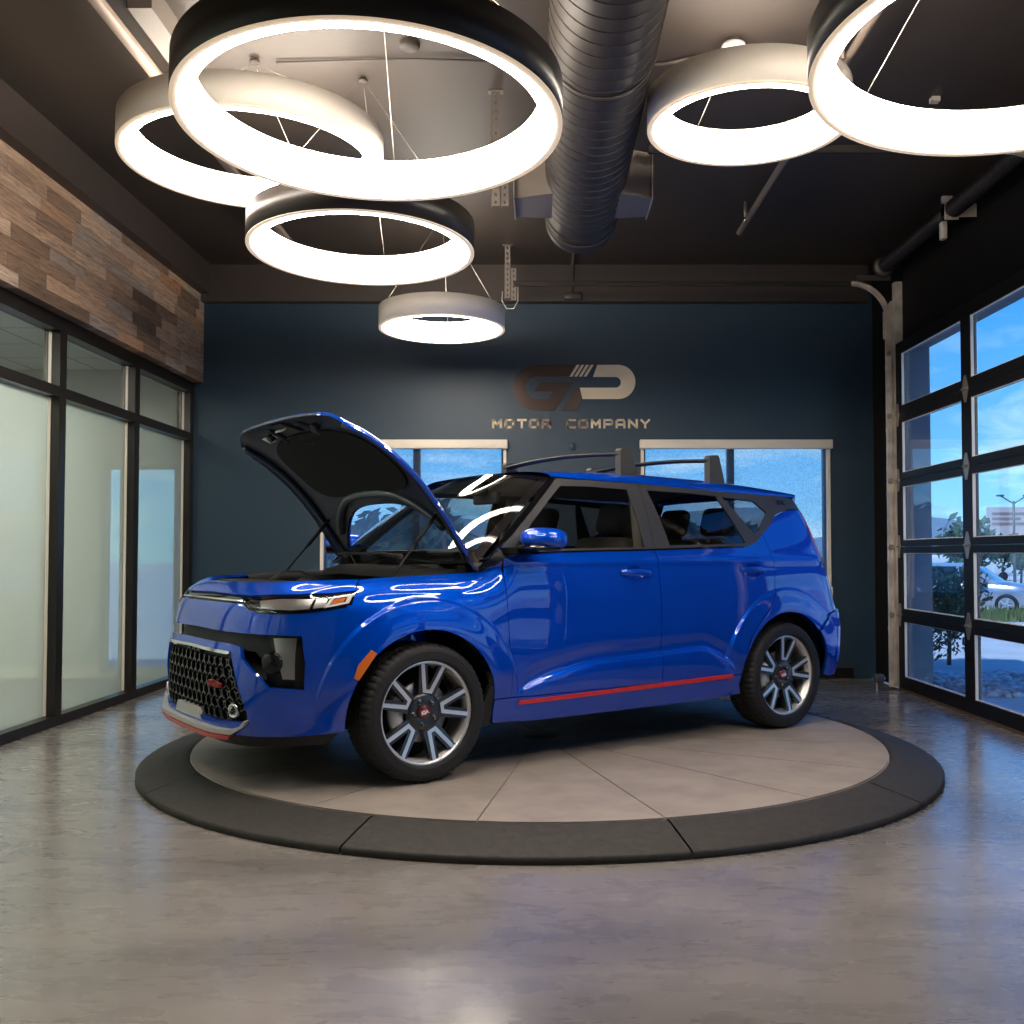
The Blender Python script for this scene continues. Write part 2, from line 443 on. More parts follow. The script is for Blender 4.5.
SEAM = [(1.481,.691),(1.545,.778),(1.586,.795),(1.655,.845),(1.674,.862)]
for sg in (1, -1):
    S = side(sg)
    # front fender
    a = arc(1.3, .40, 176, 63.2)
    cp('front_fender', S, T([(.803-G,.366),(.897,.366)]+a+SEAM[1:]+[(1.64,.925),(1.598,.976),(1.5,.983),(1.35,.988),(1.2,.994),(1.05,1.0),(.95,1.006),(.88,1.033),(.849,1.07),(.842,.95),(.823,.7),(.806,.5)]), M_PAINT, res=.016)
    rim = [body(tx(x, z), z, sg) for x, z in [(1.598,.976),(1.5,.983),(1.35,.988),(1.2,.994),(1.05,1.0),(.95,1.006)]]
    P = [[tuple(p), (p[0]*.995, p[1]-sg*.03, p[2]-.008), (p[0]*.99, p[1]-sg*.05, p[2]-.06), (p[0]*.985, p[1]-sg*.08, p[2]-.22)] for p in rim]
    MB().grid(P, flip=sg < 0).build('fender_inner_edge', M_BLACK, car)
    # doors
    fd = cp('front_door', S, [(.803-.004,.366),(.803,.5),(.82,.7),(.838,.95),(.845,1.072),(.736,1.100),(.45,1.108),(.1,1.115),(-.213,1.121),(-.222,.95),(-.232,.7),(-.238,.366)], M_PAINT, res=.015)
    rd = cp('rear_door', S, [(-.218,1.121),(-.571,1.131),(-.979,1.141),(-1.06,1.160),(-1.117,1.188),(-1.172,1.228),(-1.195,1.1),(-1.203,.98),(-1.197,.88),(-1.165,.815),(-1.125,.762),(-1.03,.68),(-.95,.584),(-.915,.48),(-.902,.366),(-.243,.366),(-.237,.7),(-.227,.95)], M_PAINT, res=.015)
    a = arc(-1.3, .40, 175, 4)
    # quarter panel from the rear door round to the lamp
    q_edge = [(-1.60,.61),(-1.66,.66),(-1.74,.71),(-1.80,.725)]
    qp = [(-.907,.366)]+arc(-1.3, .40, 4.6, 136)+[(x, z) for x, z in q_edge]
    poly = T(qp)+[(TREAR+ry(.64,.74), .74),(TREAR+ry(.64,.9), .9),(TREAR+ry(.66,1.0),1.0), (tx(-1.715,1.03),1.03),(tx(-1.668,1.2),1.2),(tx(-1.655,1.33),1.33),(tx(-1.685,1.388),1.388)]
    poly += T([(-1.532,1.389),(-1.43,1.372),(-1.342,1.343),(-1.177,1.230),(-1.2,1.1),(-1.208,.98),(-1.202,.88),(-1.170,.812),(-1.13,.758),(-1.035,.676),(-.955,.58),(-.92,.48)])
    cp('quarter_panel', S, poly, M_PAINT, res=.016)
    # sill with its red line
    cp('side_sill', S, T([(.898,.361),(.899,.30),(.892,.242),(.6,.232),(-.6,.232),(-.93,.245),(-.90,.30),(-.907,.361)]), M_PAINT, res=.02, off=.004)
    cp('sill_accent_strip', S, T([(.757,.329),(.75,.348),(-.81,.376),(-.822,.355)]), M_RED, off=.0155, res=.012, flange=.016)
    cp('mud_flap', S, T([(.895,.43),(.935,.43),(.985,.235),(.90,.22)]), M_BLACK, off=-.006, res=.02, flange=.03)
    # marker reflector ahead of the front wheel
    cp('side_marker', S, T([(1.60,.653),(1.572,.637),(1.655,.515),(1.678,.525),(1.66,.585)]), M_ORANGE, off=.003, res=.01)
    # windows
    ap = [(.97,1.055),(.93,1.062),(.372,1.517),(.315,1.521),(.345,1.526),(.392,1.526),(.43,1.50),(.72,1.272)]
    cp('windscreen_pillar', S, ap, M_GLOSS, off=.002, res=.012)
    fgl = [(.775,1.118),(.62,1.262),(.47,1.388),(.352,1.476),(.112,1.480),(-.136,1.473),(-.142,1.136),(.335,1.128)]
    rgl = [(-.29,1.474),(-.607,1.471),(-.862,1.460),(-.99,1.166),(-.90,1.160),(-.34,1.148)]
    qgl = [(-.91,1.454),(-1.189,1.437),(-1.272,1.366),(-1.262,1.352),(-1.137,1.247),(-1.09,1.225)]
    fr = [(.93,1.060),(.845,1.075),(.736,1.103),(.45,1.111),(.1,1.118),(-.217,1.124),(-.571,1.134),(-.979,1.144),(-1.06,1.163),(-1.117,1.192),(-1.342,1.348),(-1.43,1.377),(-1.532,1.394),(-1.69,1.394),(-1.67,1.474),(-1.586,1.477),(-1.311,1.480),(-.932,1.489),(-.506,1.505),(-.16,1.511),(.15,1.517),(.368,1.517)]
    wf = cp('window_frame', S, T(fr), M_SATIN, holes=[fgl, rgl, qgl], off=.001, res=.016)
    cp('front_door_window', S, fgl, M_DOORG, off=-.006, flange=0, res=.03)
    cp('rear_door_window', S, rgl, M_PRIV, off=-.006, flange=0, res=.03)
    cp('quarter_window', S, qgl, M_PRIV, off=-.006, flange=0, res=.03)
    cp('door_shut_line', S, [(-.211,1.126),(-.214,1.128),(-.238,1.508),(-.235,1.508)], M_LINER, off=.0025, flange=0, res=.02)
    cp('belt_trim', S, [(.79,1.093),(.45,1.106),(.1,1.113),(-.213,1.119),(-.571,1.129),(-.96,1.139),(-.96,1.147),(-.571,1.137),(-.213,1.127),(.1,1.121),(.45,1.114),(.775,1.103)], M_GLOSS, off=.004, flange=.006, res=.02)
    # pillar lettering
    text_obj('pillar_lettering', 'SOUL', .042, .003, None, M_GLOSS, car, sx=1.25,
             fn=lambda p: tuple(body(np.array(-1.545-sg*0-p.x*1. if sg > 0 else -1.545+p.x), np.array(1.435+p.y), sg)+np.array([0, sg*(.004+p.z), 0])))
    # sail piece at the mirror foot
    cp('mirror_sail', S, [(.945,1.012),(.882,1.036),(.847,1.074),(.80,1.105),(.86,1.118),(.95,1.058)], M_BLACK, off=.006, res=.014)
    # door handles: cup and grip
    for dr, hx, hz in ((fd, -.045, .992), (rd, -1.005, 1.0)):
        g = []
        for i in range(13):
            u = i/12; x = hx+.105-.21*u; lift = .024*math.sin(PI*min(1, max(0, u)))**.45
            c = body(np.array(hx+.11), np.array(hz+.004), sg)*(1-u)+body(np.array(hx-.11), np.array(hz-.002), sg)*u
            h = .015+.006*math.sin(PI*u)
            ring = []
            for k in range(12):
                a = 2*PI*k/12; ring.append((c[0], c[1]+sg*(.004+lift*.9+.010*math.cos(a)-.006), c[2]+h*math.sin(a)))
            g.append(ring+[ring[0]])
        MB().grid(g, flip=sg > 0).build('door_handle', M_PAINT, dr)
    # mirror
    mr = MB()
    prof = [(.0,.02,.035),(.15,.06,.05),(.4,.085,.058),(.7,.082,.056),(.9,.06,.045),(1.,.025,.02)]
    g = []
    for u, hx, hz in prof:
        y = .875+.235*u; ring = []
        for k in range(25):
            a = 2*PI*k/24; c, s_ = math.cos(a), math.sin(a)
            ring.append((.700-.035*u+hx*1.3*abs(c)**.75*(1 if c > 0 else -.9 if c < 0 else 0), sg*y, 1.180-.012*u+hz*abs(s_)**.8*(1 if s_ > 0 else -.9)*(1.12-.20*(c+1)/2)))
        g.append(ring)
    mr.grid(g, flip=sg > 0); mr.add(g[-1][:-1], [tuple(range(24))], 0, True); mr.add(g[0][:-1], [tuple(range(24))], 0, True)
    m = mr.build('wing_mirror', M_PAINT, car, weld=True)
    MB().bevbox(.635, .80, sg*.89, sg*1.09, 1.114, 1.140, .012, 2).build('mirror_lower_shell', M_GLOSS, m)
    MB().prism([(.87,.84),(.70,.84),(.66,.92),(.80,.93)], 1.098, 1.130, M=Matrix.Diagonal((1, sg, 1, 1))).build('mirror_foot', M_GLOSS, m)
    MB().bevbox(.618, .63, sg*.93, sg*1.08, 1.145, 1.21, .005, 2).build('mirror_glass', M_CHROME, m)
    if sg < 0:          # the far mirror is swung forward
        m.matrix_local = Matrix.Translation((.80, -.90, 0)) @ Matrix.Rotation(math.radians(62), 4, 'Z') @ Matrix.Translation((-.80, .90, 0))
    # liners
    for c in (1.3, -1.3):
        ys = (sg*.50, sg*(.80 if c > 0 else .82)); P = []
        for i in range(33):
            a = math.radians(-6+192*i/32); P.append([(c+.425*math.cos(a), y, .334+.425*math.sin(a)) for y in ys])
        lb = MB().grid(P, flip=sg < 0)
        lb.add([(c+.425*math.cos(math.radians(-6+192*i/32)), ys[0], .334+.425*math.sin(math.radians(-6+192*i/32))) for i in range(33)], [tuple(range(33))])
        lb.build('wheel_arch_liner', M_LINER, car)
    inner = T([(1.9,.27)]+[(1.73,.28)]+arc(1.3, .425, -6, 186)+[(.8,.27),(-.8,.27)]+arc(-1.3, .425, -6, 186)+[(-1.8,.30),(-1.8,.9),(-1.66,1.3),(-1.45,1.36),(-1.34,1.32),(-1.1,1.16),(-.97,1.12),(-.57,1.11),(-.2,1.10),(.73,1.08),(.86,1.02),(.95,.97),(1.6,.95),(1.75,.88),(1.9,.85)])
    cp('inner_side_panel', S, inner, M_LINER, off=-.028, flange=0, res=.035)

# ---- nose
half = [(0,.262),(qy(.3,.262),.262),(qy(.6,.262),.262),(qx(1.9,.265),.265),(qx(1.702,.275),.275)]
half += [(qx(x, z), z) for x, z in arc(1.3, .40, -7, 63.2, 22)]
half += [(qx(x, z)+(.0035 if z > .7 else 0)*0, z) for x, z in SEAM[1:]]
half = [(a, b) for a, b in half]
half += [(qx(1.74,.850),.850),(qx(1.85,.833),.833),(qx(1.96,.824),.824),(qy(.60,.826),.826),(qy(.53,.843),.843),(qy(.47,.862),.862),(0,.862)]
grille_half = [(0,.318),(qy(.35,.318),.318),(qy(.595,.326),.326),(qy(.605,.36),.36),(qy(.565,.46),.46),(qy(.50,.60),.60),(qy(.475,.637),.637),(0,.645)]
slot_half = [(0,.682),(qy(.45,.678),.678),(qy(.535,.668),.668),(qy(.565,.61),.61),(qx(2.045,.53),.53),(qx(2.02,.49),.49),(qx(1.885,.478),.478),(qx(1.882,.60),.60),(qx(1.893,.722),.722),(qx(1.97,.726),.726),(qy(.55,.729),.729),(0,.735)]
bumper = cp('front_bumper', nose, mirror_close(half), M_PAINT, holes=[mirror_close(grille_half), mirror_close(slot_half)], res=.017, flange=.02)
# grille: back plate, star lattice, chrome top edge
gp = cp('grille', nose, mirror_close([(a*1.02, b) for a, b in [(0,.305),(qy(.35,.305),.305),(qy(.60,.31),.31),(qy(.62,.36),.36),(qy(.58,.46),.46),(qy(.52,.60),.60),(qy(.49,.65),.65),(0,.655)]]), M_BLACK, off=-.045, flange=0, res=.03)
st = MB(); gpoly = mirror_close(grille_half)
def frame_at(S, a, b):
    a = float(a); e = 1e-3
    X = S(np.array([a, a+e, a]), np.array([b, b, b+e])); u = X[1]-X[0]; u /= np.linalg.norm(u); v = X[2]-X[0]; v -= u*(u@v); v /= np.linalg.norm(v)
    n = np.cross(u, v)
    if n[0]*1.0 < 0: n = -n
    return X[0], u, v, n
cells = []
dx, dz = .070, .0575
for r in range(8):
    for c in range(-10, 11):
        q, z = (c+(.5 if r % 2 else 0))*dx, .335+r*dz*.86
        cells.append((q, z))
CP = np.array(cells); keep = inside(CP, gpoly) & (dist_poly(CP, gpoly) > .012)
def ystar(mb, X, u, v, n, R, wd, depth, flip=False, mi=0):
    pts = []
    for k in range(3):
        a = math.radians(90+120*k+(180 if flip else 0)); d = np.array([math.cos(a), math.sin(a)]); p = np.array([-d[1], d[0]])
        pts += [d*R+p*wd*.65, d*R-p*wd*.65][::-1]
        b = math.radians(90+120*k+60+(180 if flip else 0)); pts.append(np.array([math.cos(b), math.sin(b)])*wd*.95)
    base = [X+u*p[0]+v*p[1]-n*(.035) for p in pts]; top = [X+u*p[0]*.93+v*p[1]*.93-n*(.035-depth) for p in pts]
    m = len(pts); mb.add([tuple(p) for p in base+top], [tuple(range(m, 2*m))]+[(i, (i+1) % m, m+(i+1) % m, m+i) for i in range(m)], mi)
for i, ((q, z), ok) in enumerate(zip(cells, keep)):
    if ok:
        X, u, v, n = frame_at(nose, q, z); ystar(st, X, u, v, n, .030, .0052, .024)
        ystar(st, X+u*dx*.5+v*.016, u, v, n, .027, .0046, .014, True)
M_STAR = pbr('grille_dark_chrome', (.11, .11, .115), rough=.25, metal=.9)
st.build('star_lattice', M_STAR, gp)
cp('grille_top_trim', nose, mirror_close([(0,.636),(qy(.46,.628),.628),(qy(.478,.632),.632),(qy(.475,.643),.643),(0,.650)]), M_CHROME, off=.008, flange=.02, res=.015)
ab, u, v, n = frame_at(nose, qy(.37, .485), .485)
uu = u if u[1] > 0 else -u
text_obj('grille_badge', 'GT-Line', .040, .010, None, pbr('deep_red_badge', (.35, .012, .016), .3), gp, bold=.002, shear=.2, fn=lambda p: tuple(ab+uu*p.x*1.0+v*p.y+n*(.004+p.z)))
for s in (1, -1):
    X, u, v, n = frame_at(nose, qy(s*.515, .372), .372); B = Matrix.Translation(Vector(X-n*.045)) @ Matrix((Vector(u), Vector(v), Vector(n))).transposed().to_4x4()
    MB().lathe([(.033,0),(.034,.035),(.032,.045),(.024,.045),(.022,.012),(.0,.012)], 28, B).build('round_fog_lamp', [M_CHROME], gp)
cp('intake_slot', nose, mirror_close([(0,.67),(qy(.58,.655),.655),(qx(2.05,.60),.60),(qx(2.04,.47),.47),(qx(1.868,.465),.465),(qx(1.875,.735),.735),(0,.745)]), M_BLACK, off=-.06, flange=0, res=.03)
# headlamps, lower lamps
for s in (1, -1):
    ss = lambda L: [(s*a, b) for a, b in L][::s]
    hl = [(qy(.455,.876),.876),(qy(.54,.840),.840),(qy(.605,.829),.829),(qx(1.96,.827),.827),(qx(1.85,.836),.836),(qx(1.74,.853),.853),(qx(1.668,.866),.866),(qx(1.636,.922),.922),(qx(1.75,.913),.913),(qx(1.9,.908),.908),(qy(.60,.906),.906),(qy(.53,.902),.902),(qy(.47,.89),.89)]
    shr = lambda L, k: (lambda c: [(c[0]+(a-c[0])*k, c[1]+(b-c[1])*k) for a, b in L])((sum(p[0] for p in L)/len(L), sum(p[1] for p in L)/len(L)))
    lamp = cp('headlamp', nose, ss(hl), M_GLOSS, off=-.022, flange=0, res=.02)
    cp('lamp_reflector', nose, ss([(qy(.55,.888),.888),(qy(.59,.850),.850),(qx(1.93,.843),.843),(qx(1.86,.848),.848),(qx(1.83,.897),.897),(qx(1.95,.899),.899)]), M_REFL, lamp, off=-.016, flange=.004, res=.012)
    cp('lamp_reflector', nose, ss([(qx(1.845,.85),.85),(qx(1.79,.858),.858),(qx(1.775,.895),.895),(qx(1.82,.897),.897)]), M_REFL, lamp, off=-.015, flange=.004, res=.012)
    cp('light_guide', nose, ss([(qx(1.80,.851),.851),(qx(1.685,.872),.872),(qx(1.655,.914),.914),(qx(1.75,.906),.906)]), M_DRL, lamp, holes=[ss([(qx(1.775,.866),.866),(qx(1.70,.879),.879),(qx(1.685,.903),.903),(qx(1.745,.897),.897)])], off=-.010, flange=.006, res=.01)
    cp('turn_signal', nose, ss([(qx(1.768,.871),.871),(qx(1.708,.881),.881),(qx(1.69,.900),.900),(qx(1.742,.895),.895)]), M_ORANGE, lamp, off=-.014, flange=.004, res=.01)
    cp('lamp_cover', nose, ss(hl), M_LENS, lamp, off=-.002, flange=0, res=.025)
    cp('lamp_edge_trim', nose, ss([(qy(.47,.862),.862),(qy(.54,.834),.834),(qy(.605,.822),.822),(qx(1.96,.820),.820),(qx(1.85,.829),.829),(qx(1.70,.851),.851),(qx(1.70,.857),.857),(qx(1.85,.835),.835),(qx(1.96,.826),.826),(qy(.605,.828),.828),(qy(.54,.840),.840),(qy(.47,.868),.868)]), M_GLOSS, lamp, off=.003, flange=.01, res=.012)
    low = [(qx(1.895,.715),.715),(qx(1.888,.52),.52),(qx(1.975,.525),.525),(qx(1.99,.60),.60),(qx(2.005,.715),.715)]
    fl = cp('lower_headlamp', nose, ss(low), M_REFL, off=-.03, flange=.01, res=.02)
    cp('lamp_cover', nose, ss(shr(low, 1.06)), M_LENS, fl, off=-.006, flange=0, res=.03)
    X, u, v, n = frame_at(nose, s*qx(2.015, .60), .60); B = Matrix.Translation(Vector(X-n*.055)) @ Matrix((Vector(u), Vector(v), Vector(n))).transposed().to_4x4()
    MB().lathe([(.052,0),(.052,.03),(.044,.036),(.034,.040),(.0,.045)], 32, B).build('projector_lens', M_GLOSS, fl)
# upper strip between the lamps, piece above it under the bonnet edge
strip = cp('upper_grille_strip', nose, mirror_close([(0,.864),(qy(.46,.864),.864),(qy(.452,.888),.888),(qy(.47,.899),.899),(0,.906)]), M_GLOSS, off=-.012, flange=.01, res=.02)
cp('strip_chrome', nose, mirror_close([(0,.874),(qy(.45,.872),.872),(qy(.445,.879),.879),(0,.881)]), M_CHROME, strip, off=.001, flange=.01, res=.015)
uf = cp('upper_fascia', nose, mirror_close([(0,.909),(qy(.48,.902),.902),(qy(.54,.905),.905),(qy(.60,.909),.909),(qx(1.9,.911),.911),(qx(1.75,.917),.917),(qx(1.644,.927),.927),(qx(1.603,.977),.977),(qx(1.72,.975),.975),(qx(1.83,.97),.97),(qy(.5,.962),.962),(0,.958)]), M_PAINT, res=.014, flange=.015)
# lower lip: silver blade, red edge, centre plate
off_lip = lambda d: (lambda q, z: nose(q, z)+np.stack([d*np.ones_like(np.asarray(q, float)), 0*q, 0*q], -1))
lp = cp('front_lip', off_lip(.03), mirror_close([(0,.258),(qy(.40,.260),.260),(qy(.53,.264),.264),(qy(.605,.306),.306),(qy(.625,.335),.335),(qy(.612,.334),.334),(qy(.585,.306),.306),(qy(.52,.286),.286),(qy(.40,.284),.284),(0,.282)]), M_SILVER, off=.0, flange=.06, res=.015)
cp('lip_red_edge', off_lip(.036), mirror_close([(0,.232),(qy(.40,.234),.234),(qy(.51,.240),.240),(qy(.53,.258),.258),(qy(.40,.256),.256),(0,.254)]), M_RED, lp, off=0, flange=.07, res=.015)
cp('lip_centre_plate', off_lip(.004), mirror_close([(0,.297),(qy(.20,.298),.298),(qy(.16,.350),.350),(0,.350)]), M_SILVER, lp, off=0, flange=.03, res=.015)
cp('lower_air_dam', nose, mirror_close([(0,.19),(qy(.5,.19),.19),(qx(1.75,.20),.20),(qx(1.70,.28),.28),(qy(.5,.28),.28),(0,.28)]), M_BLACK, off=-.03, flange=0, res=.04)

# ---- tail
hb = [(0,.30),(ry(.5,.30),.30),(ry(.7,.30),.30),(rx(-1.75,.30),.30),(rx(-1.70,.315),.315)]
hb += [(rx(x, z), z) for x, z in arc(-1.3, .40, 183, 137, 14)] + [(rx(x, z)-.002, z-.002) for x, z in [(-1.606,.606),(-1.664,.656),(-1.742,.706),(-1.802,.72)]] + [(ry(.64,.736),.736),(ry(.3,.736),.736),(0,.736)]
rb = cp('rear_bumper', tail, mirror_close(hb), M_PAINT, res=.02, flange=.015, off=.012)
cp('bumper_lower_trim', tail, mirror_close([(0,.29),(ry(.6,.29),.29),(ry(.66,.36),.36),(ry(.55,.44),.44),(0,.44)]), M_BLACK, rb, off=.02, res=.03)
tg = cp('tailgate', tail, mirror_close([(0,.742),(ry(.3,.742),.742),(ry(.63,.745),.745),(ry(.632,.9),.9),(ry(.62,1.0),1.0),(ry(.55,1.06),1.06),(0,1.06)]), M_PAINT, res=.03)
cp('rear_window', tail, mirror_close([(0,1.064),(ry(.50,1.064),1.064),(ry(.52,1.42),1.42),(0,1.44)]), M_PRIV, off=-.003, flange=0, res=.04)
for s in (1, -1):
    L = [(ry(.50,1.055),1.055),(ry(.60,1.01),1.01),(ry(.655,1.005),1.005),(rx(-1.718,1.035),1.035),(rx(-1.671,1.2),1.2),(rx(-1.658,1.33),1.33),(rx(-1.687,1.39),1.39),(ry(.535,1.43),1.43),(ry(.53,1.2),1.2)]
    L = [(s*a, b) for a, b in L][::s]
    cp('rear_lamp', tail, L, M_LENSR, off=.004, res=.02, flange=.02)

# ---- windscreen and roof
ZE = pchip([-1.72,-1.6,-1.3,-.9,-.3,.2,.40], [1.468,1.477,1.482,1.491,1.512,1.522,1.526])
ZC = pchip([-1.76,-1.6,-1.4,-1.2,-.8,-.3,.2,.46], [1.505,1.535,1.560,1.578,1.597,1.604,1.590,1.570])
def wscr(v, b):
    v = np.asarray(v, float); b = np.asarray(b, float)+0*v
    z = 1.062+(1.524-1.062)*v; xe = .985+(.392-.985)*v+.022*np.sin(PI*v); ye = W_MAIN(z)-.012
    xc = 1.20+(.455-1.20)*v+.022*np.sin(PI*v); zc = 1.050+(1.5705-1.050)*v+.028*np.sin(PI*v)
    k = np.abs(b)**2.3
    return np.stack([xc+(xe-xc)*k, b*ye, zc+(z-zc)*k], -1)
gl = cp('windscreen', wscr, [(0,-1),(1,-1),(1,1),(0,1)], M_WSCR, flange=0, res=.05)
cp('windscreen_black_edge', wscr, [(-.02,-1),(1,-1),(1,1),(-.02,1)], M_GLOSS, holes=[[(.10,-.93),(.95,-.92),(.965,0),(.95,.92),(.10,.93),(.06,0)]], off=.002, flange=0, res=.03)
def roof(a, b):
    a = np.asarray(a, float); b = np.asarray(b, float)+0*a
    k = np.abs(b); xh = .457+(.40-.457)*k**2.3; xr_ = -1.70+(-1.61+1.70)*k**2.5; x = xh+(xr_-xh)*a
    ze = ZE(x); ye = W_MAIN(ze)+.001; m = 2.7
    s, c = np.sin(k*PI/2), np.cos(k*PI/2)
    return np.stack([x, np.sign(b)*ye*s**(2/m), ze+(ZC(x)-ze)*np.clip(c, 0, 1)**(2/m)], -1)
nb = [0]+[1-(1-i/22)**1.35 for i in range(1, 23)]
bs = [-x for x in nb[::-1]]+nb[1:]
P = [[tuple(roof(np.array(i/60), np.array(b))) for b in bs] for i in range(61)]
rf = MB().grid(P, flip=True)
rf.grid([[(-1.70+.09*abs(b)**2.5, roof(np.array(1.), np.array(b))[1], roof(np.array(1.), np.array(b))[2]-d) for b in bs] for d in (0, .03)], flip=True)
rf.build('roof', M_PAINT, car)
# roof rack: two bars on clamped feet
for x0, h in ((-.185, 0), (-.930, 0)):
    P = []
    for i in range(25):
        y = -.60+1.20*i/24; zc = 1.716-.026*(y/.6)**2
        P.append([(x0+.038*math.cos(a), y, zc+.013*math.sin(a)) for a in [2*PI*k/16 for k in range(17)]])
    bar = MB().grid(P); bar.build('roof_bar', M_BLACK, car)
    for s in (1, -1):
        zb = float(roof(np.array(.5), np.array(.72))[2])-.005-(.012 if x0 < -.5 else 0)
        pr = [(x0+.03, zb),(x0-.105, zb),(x0-.10, zb+.03),(x0-.052, 1.722),(x0-.042, 1.728),(x0+.02, 1.725),(x0+.03, 1.712)]
        f = MB().prism(pr, 0, .05, M=Matrix(((1,0,0,0),(0,0,-s*1,s*.625),(0,1,0,0),(0,0,0,1))))
        f.build('rack_foot', M_GREYP, car)
# shark fin
MB().prism([(-1.42,1.55),(-1.22,1.575),(-1.36,1.615),(-1.41,1.62)], -.012, .012, M=Matrix(((1,0,0,0),(0,0,1,0),(0,1,0,0),(0,0,0,1)))).build('roof_antenna', M_PAINT, car)

# ---- bonnet, propped open
CO, SI = math.cos(math.radians(50)), math.sin(math.radians(50))
HL = 1.175
YE = pchip([a*HL/1.1 for a in (0,.2,.45,.7,.85,.95,1.02,1.07,1.095,1.10)], [.775,.775,.77,.76,.745,.715,.655,.53,.31,.02])
HX, HZ = .875, 1.005
SR = lambda y: .435*(1-np.clip(np.abs(y)/.775, 0, 1)**3)
def hood(s, y):
    s = np.asarray(s, float); y = np.asarray(y, float)+0*s
    r = np.clip(np.abs(y)/np.maximum(YE(s), .05), 0, 1)
    h = .030*(1-(y/.74)**2)+.055*np.sin(PI*np.clip(s/HL, 0, 1))-.160*np.clip(s/HL, 0, 1)**4-.055*r**12*np.where(s < HL-.15, 1, np.clip((HL-.05-s)/.1, 0, 1)) - .03*np.clip((s-HL+.12)/.12, 0, 1)**2
    return np.stack([HX+s*CO-h*SI, y, HZ+s*SI+h*CO], -1)
edge = [(s*HL/1.1, float(YE(s*HL/1.1))) for s in (0,.1,.2,.3,.45,.6,.7,.78,.85,.9,.95,.99,1.02,1.045,1.07,1.085,1.095,1.0995)]
front = edge+[(s, -y) for s, y in edge[::-1]]
rear = [(float(SR(y)), y) for y in np.linspace(-.76, .76, 29)]
hp = front+rear
up = lambda X: np.broadcast_to(np.array([-SI, 0, CO]), X.shape)
dn = lambda X: np.broadcast_to(np.array([SI, 0, -CO]), X.shape)
bn = panel('bonnet', hood, hp, M_PAINT, car, outward=up, res=.02, flange=.014)
c0 = (.62, 0)
def scale_poly(L, ks, ky, c=.62): return [(c+(s-c)*ks, y*ky) for s, y in L]
def hood_in(s, y): return hood(s, y)-np.array([-SI, 0, CO])*.020
und = panel('bonnet_inner_panel', hood_in, scale_poly(front, .985, .985)+[(float(SR(y))+.012, y) for y in np.linspace(-.75, .75, 29)], M_UNDER, bn, outward=dn, res=.022, flange=.010)
pad = []
for i in range(40):
    a = 2*PI*i/40; pad.append((.735+.285*math.copysign(abs(math.cos(a))**.7, math.cos(a))+(.0 if math.cos(a) > 0 else .10*(1-abs(math.sin(a)))), .59*math.copysign(abs(math.sin(a))**.75, math.sin(a))))
panel('bonnet_pad', lambda s, y: hood(s, y)-np.array([-SI, 0, CO])*.034, pad, M_PAD, bn, outward=dn, res=.03, flange=.014)
def hpt(s, y, d):
    s = s*HL/1.1
    p = hood(np.array(s), np.array(y)); return Vector(p)-Vector((-SI, 0, CO))*d
# raised ribs of the inner panel
rib = MB()
for L in ([(SR(y)+.055, y) for y in np.linspace(-.62, .62, 31)],):
    rib.tube([hpt(float(s), float(y), .030) for s, y in L], .024, 10)
rib.build('inner_panel_rib', M_UNDER, bn)
for s in (1, -1):
    MB().tube([hpt(x, s*(float(YE(x))-.06), .028) for x in np.linspace(.12, .98, 22)], .016, 8).build('inner_panel_rib', M_UNDER, bn)
    MB().cyl(hpt(.985, s*.30, .02), hpt(.985, s*.30, .055), .022, 16).build('bonnet_buffer', M_BLACK, bn)
    MB().tube([hpt(x, s*.20*(1+(1.02-x)*1.2), .026) for x in np.linspace(.93, 1.045, 8)], .018, 8).build('inner_panel_rib', M_UNDER, bn)
lt = MB(); 
lt.tube([hpt(1.03, -.05, .02), hpt(1.03, -.05, .065), hpt(1.03, .05, .065), hpt(1.03, .05, .02)], .006, 8)
lt.build('latch_striker', M_SILVER, bn)
def plate(s0, s1, y0, y1, d0, d1): 
    mb = MB(); pts = [hpt(s, y, d) for d in (d0, d1) for s, y in ((s0, y0), (s1, y0), (s1, y1), (s0, y1))]
    return mb.add(pts, [(0,1,2,3),(7,6,5,4),(0,4,5,1),(1,5,6,2),(2,6,7,3),(3,7,4,0)])
plate(.975, 1.07, -.09, .09, .018, .034).build('latch_plate', M_SATIN, bn)
plate(.945, .99, -.44, -.35, .016, .027).build('sticker', M_WHITE, bn)
plate(.968, .995, -.31, -.26, .016, .027).build('sticker', M_WHITE, bn)
MB().tube([hpt(.93, -.02, .03), hpt(.90, -.10, .03), hpt(.87, -.02, .03), hpt(.90, .06, .03), hpt(.93, -.02, .03)], .005, 6).build('release_lever', M_BLACK, bn)
for s in (1, -1):
    top = hpt(.36, s*.655, .03); bot = Vector((1.41, s*.69, .955)); mid = bot.lerp(top, .55)
    MB().tube([bot, mid], .006, 8).tube([mid, top], .011, 8).build('gas_strut', M_BLACK, car)
    MB().prism([(.86,.96),(1.0,.96),(.98,1.02),(.93,1.035),(.90,1.03)], s*.675, s*.685, M=Matrix(((1,0,0,0),(0,0,1,0),(0,1,0,0),(0,0,0,1)))).build('bonnet_hinge', M_PAINT, car)

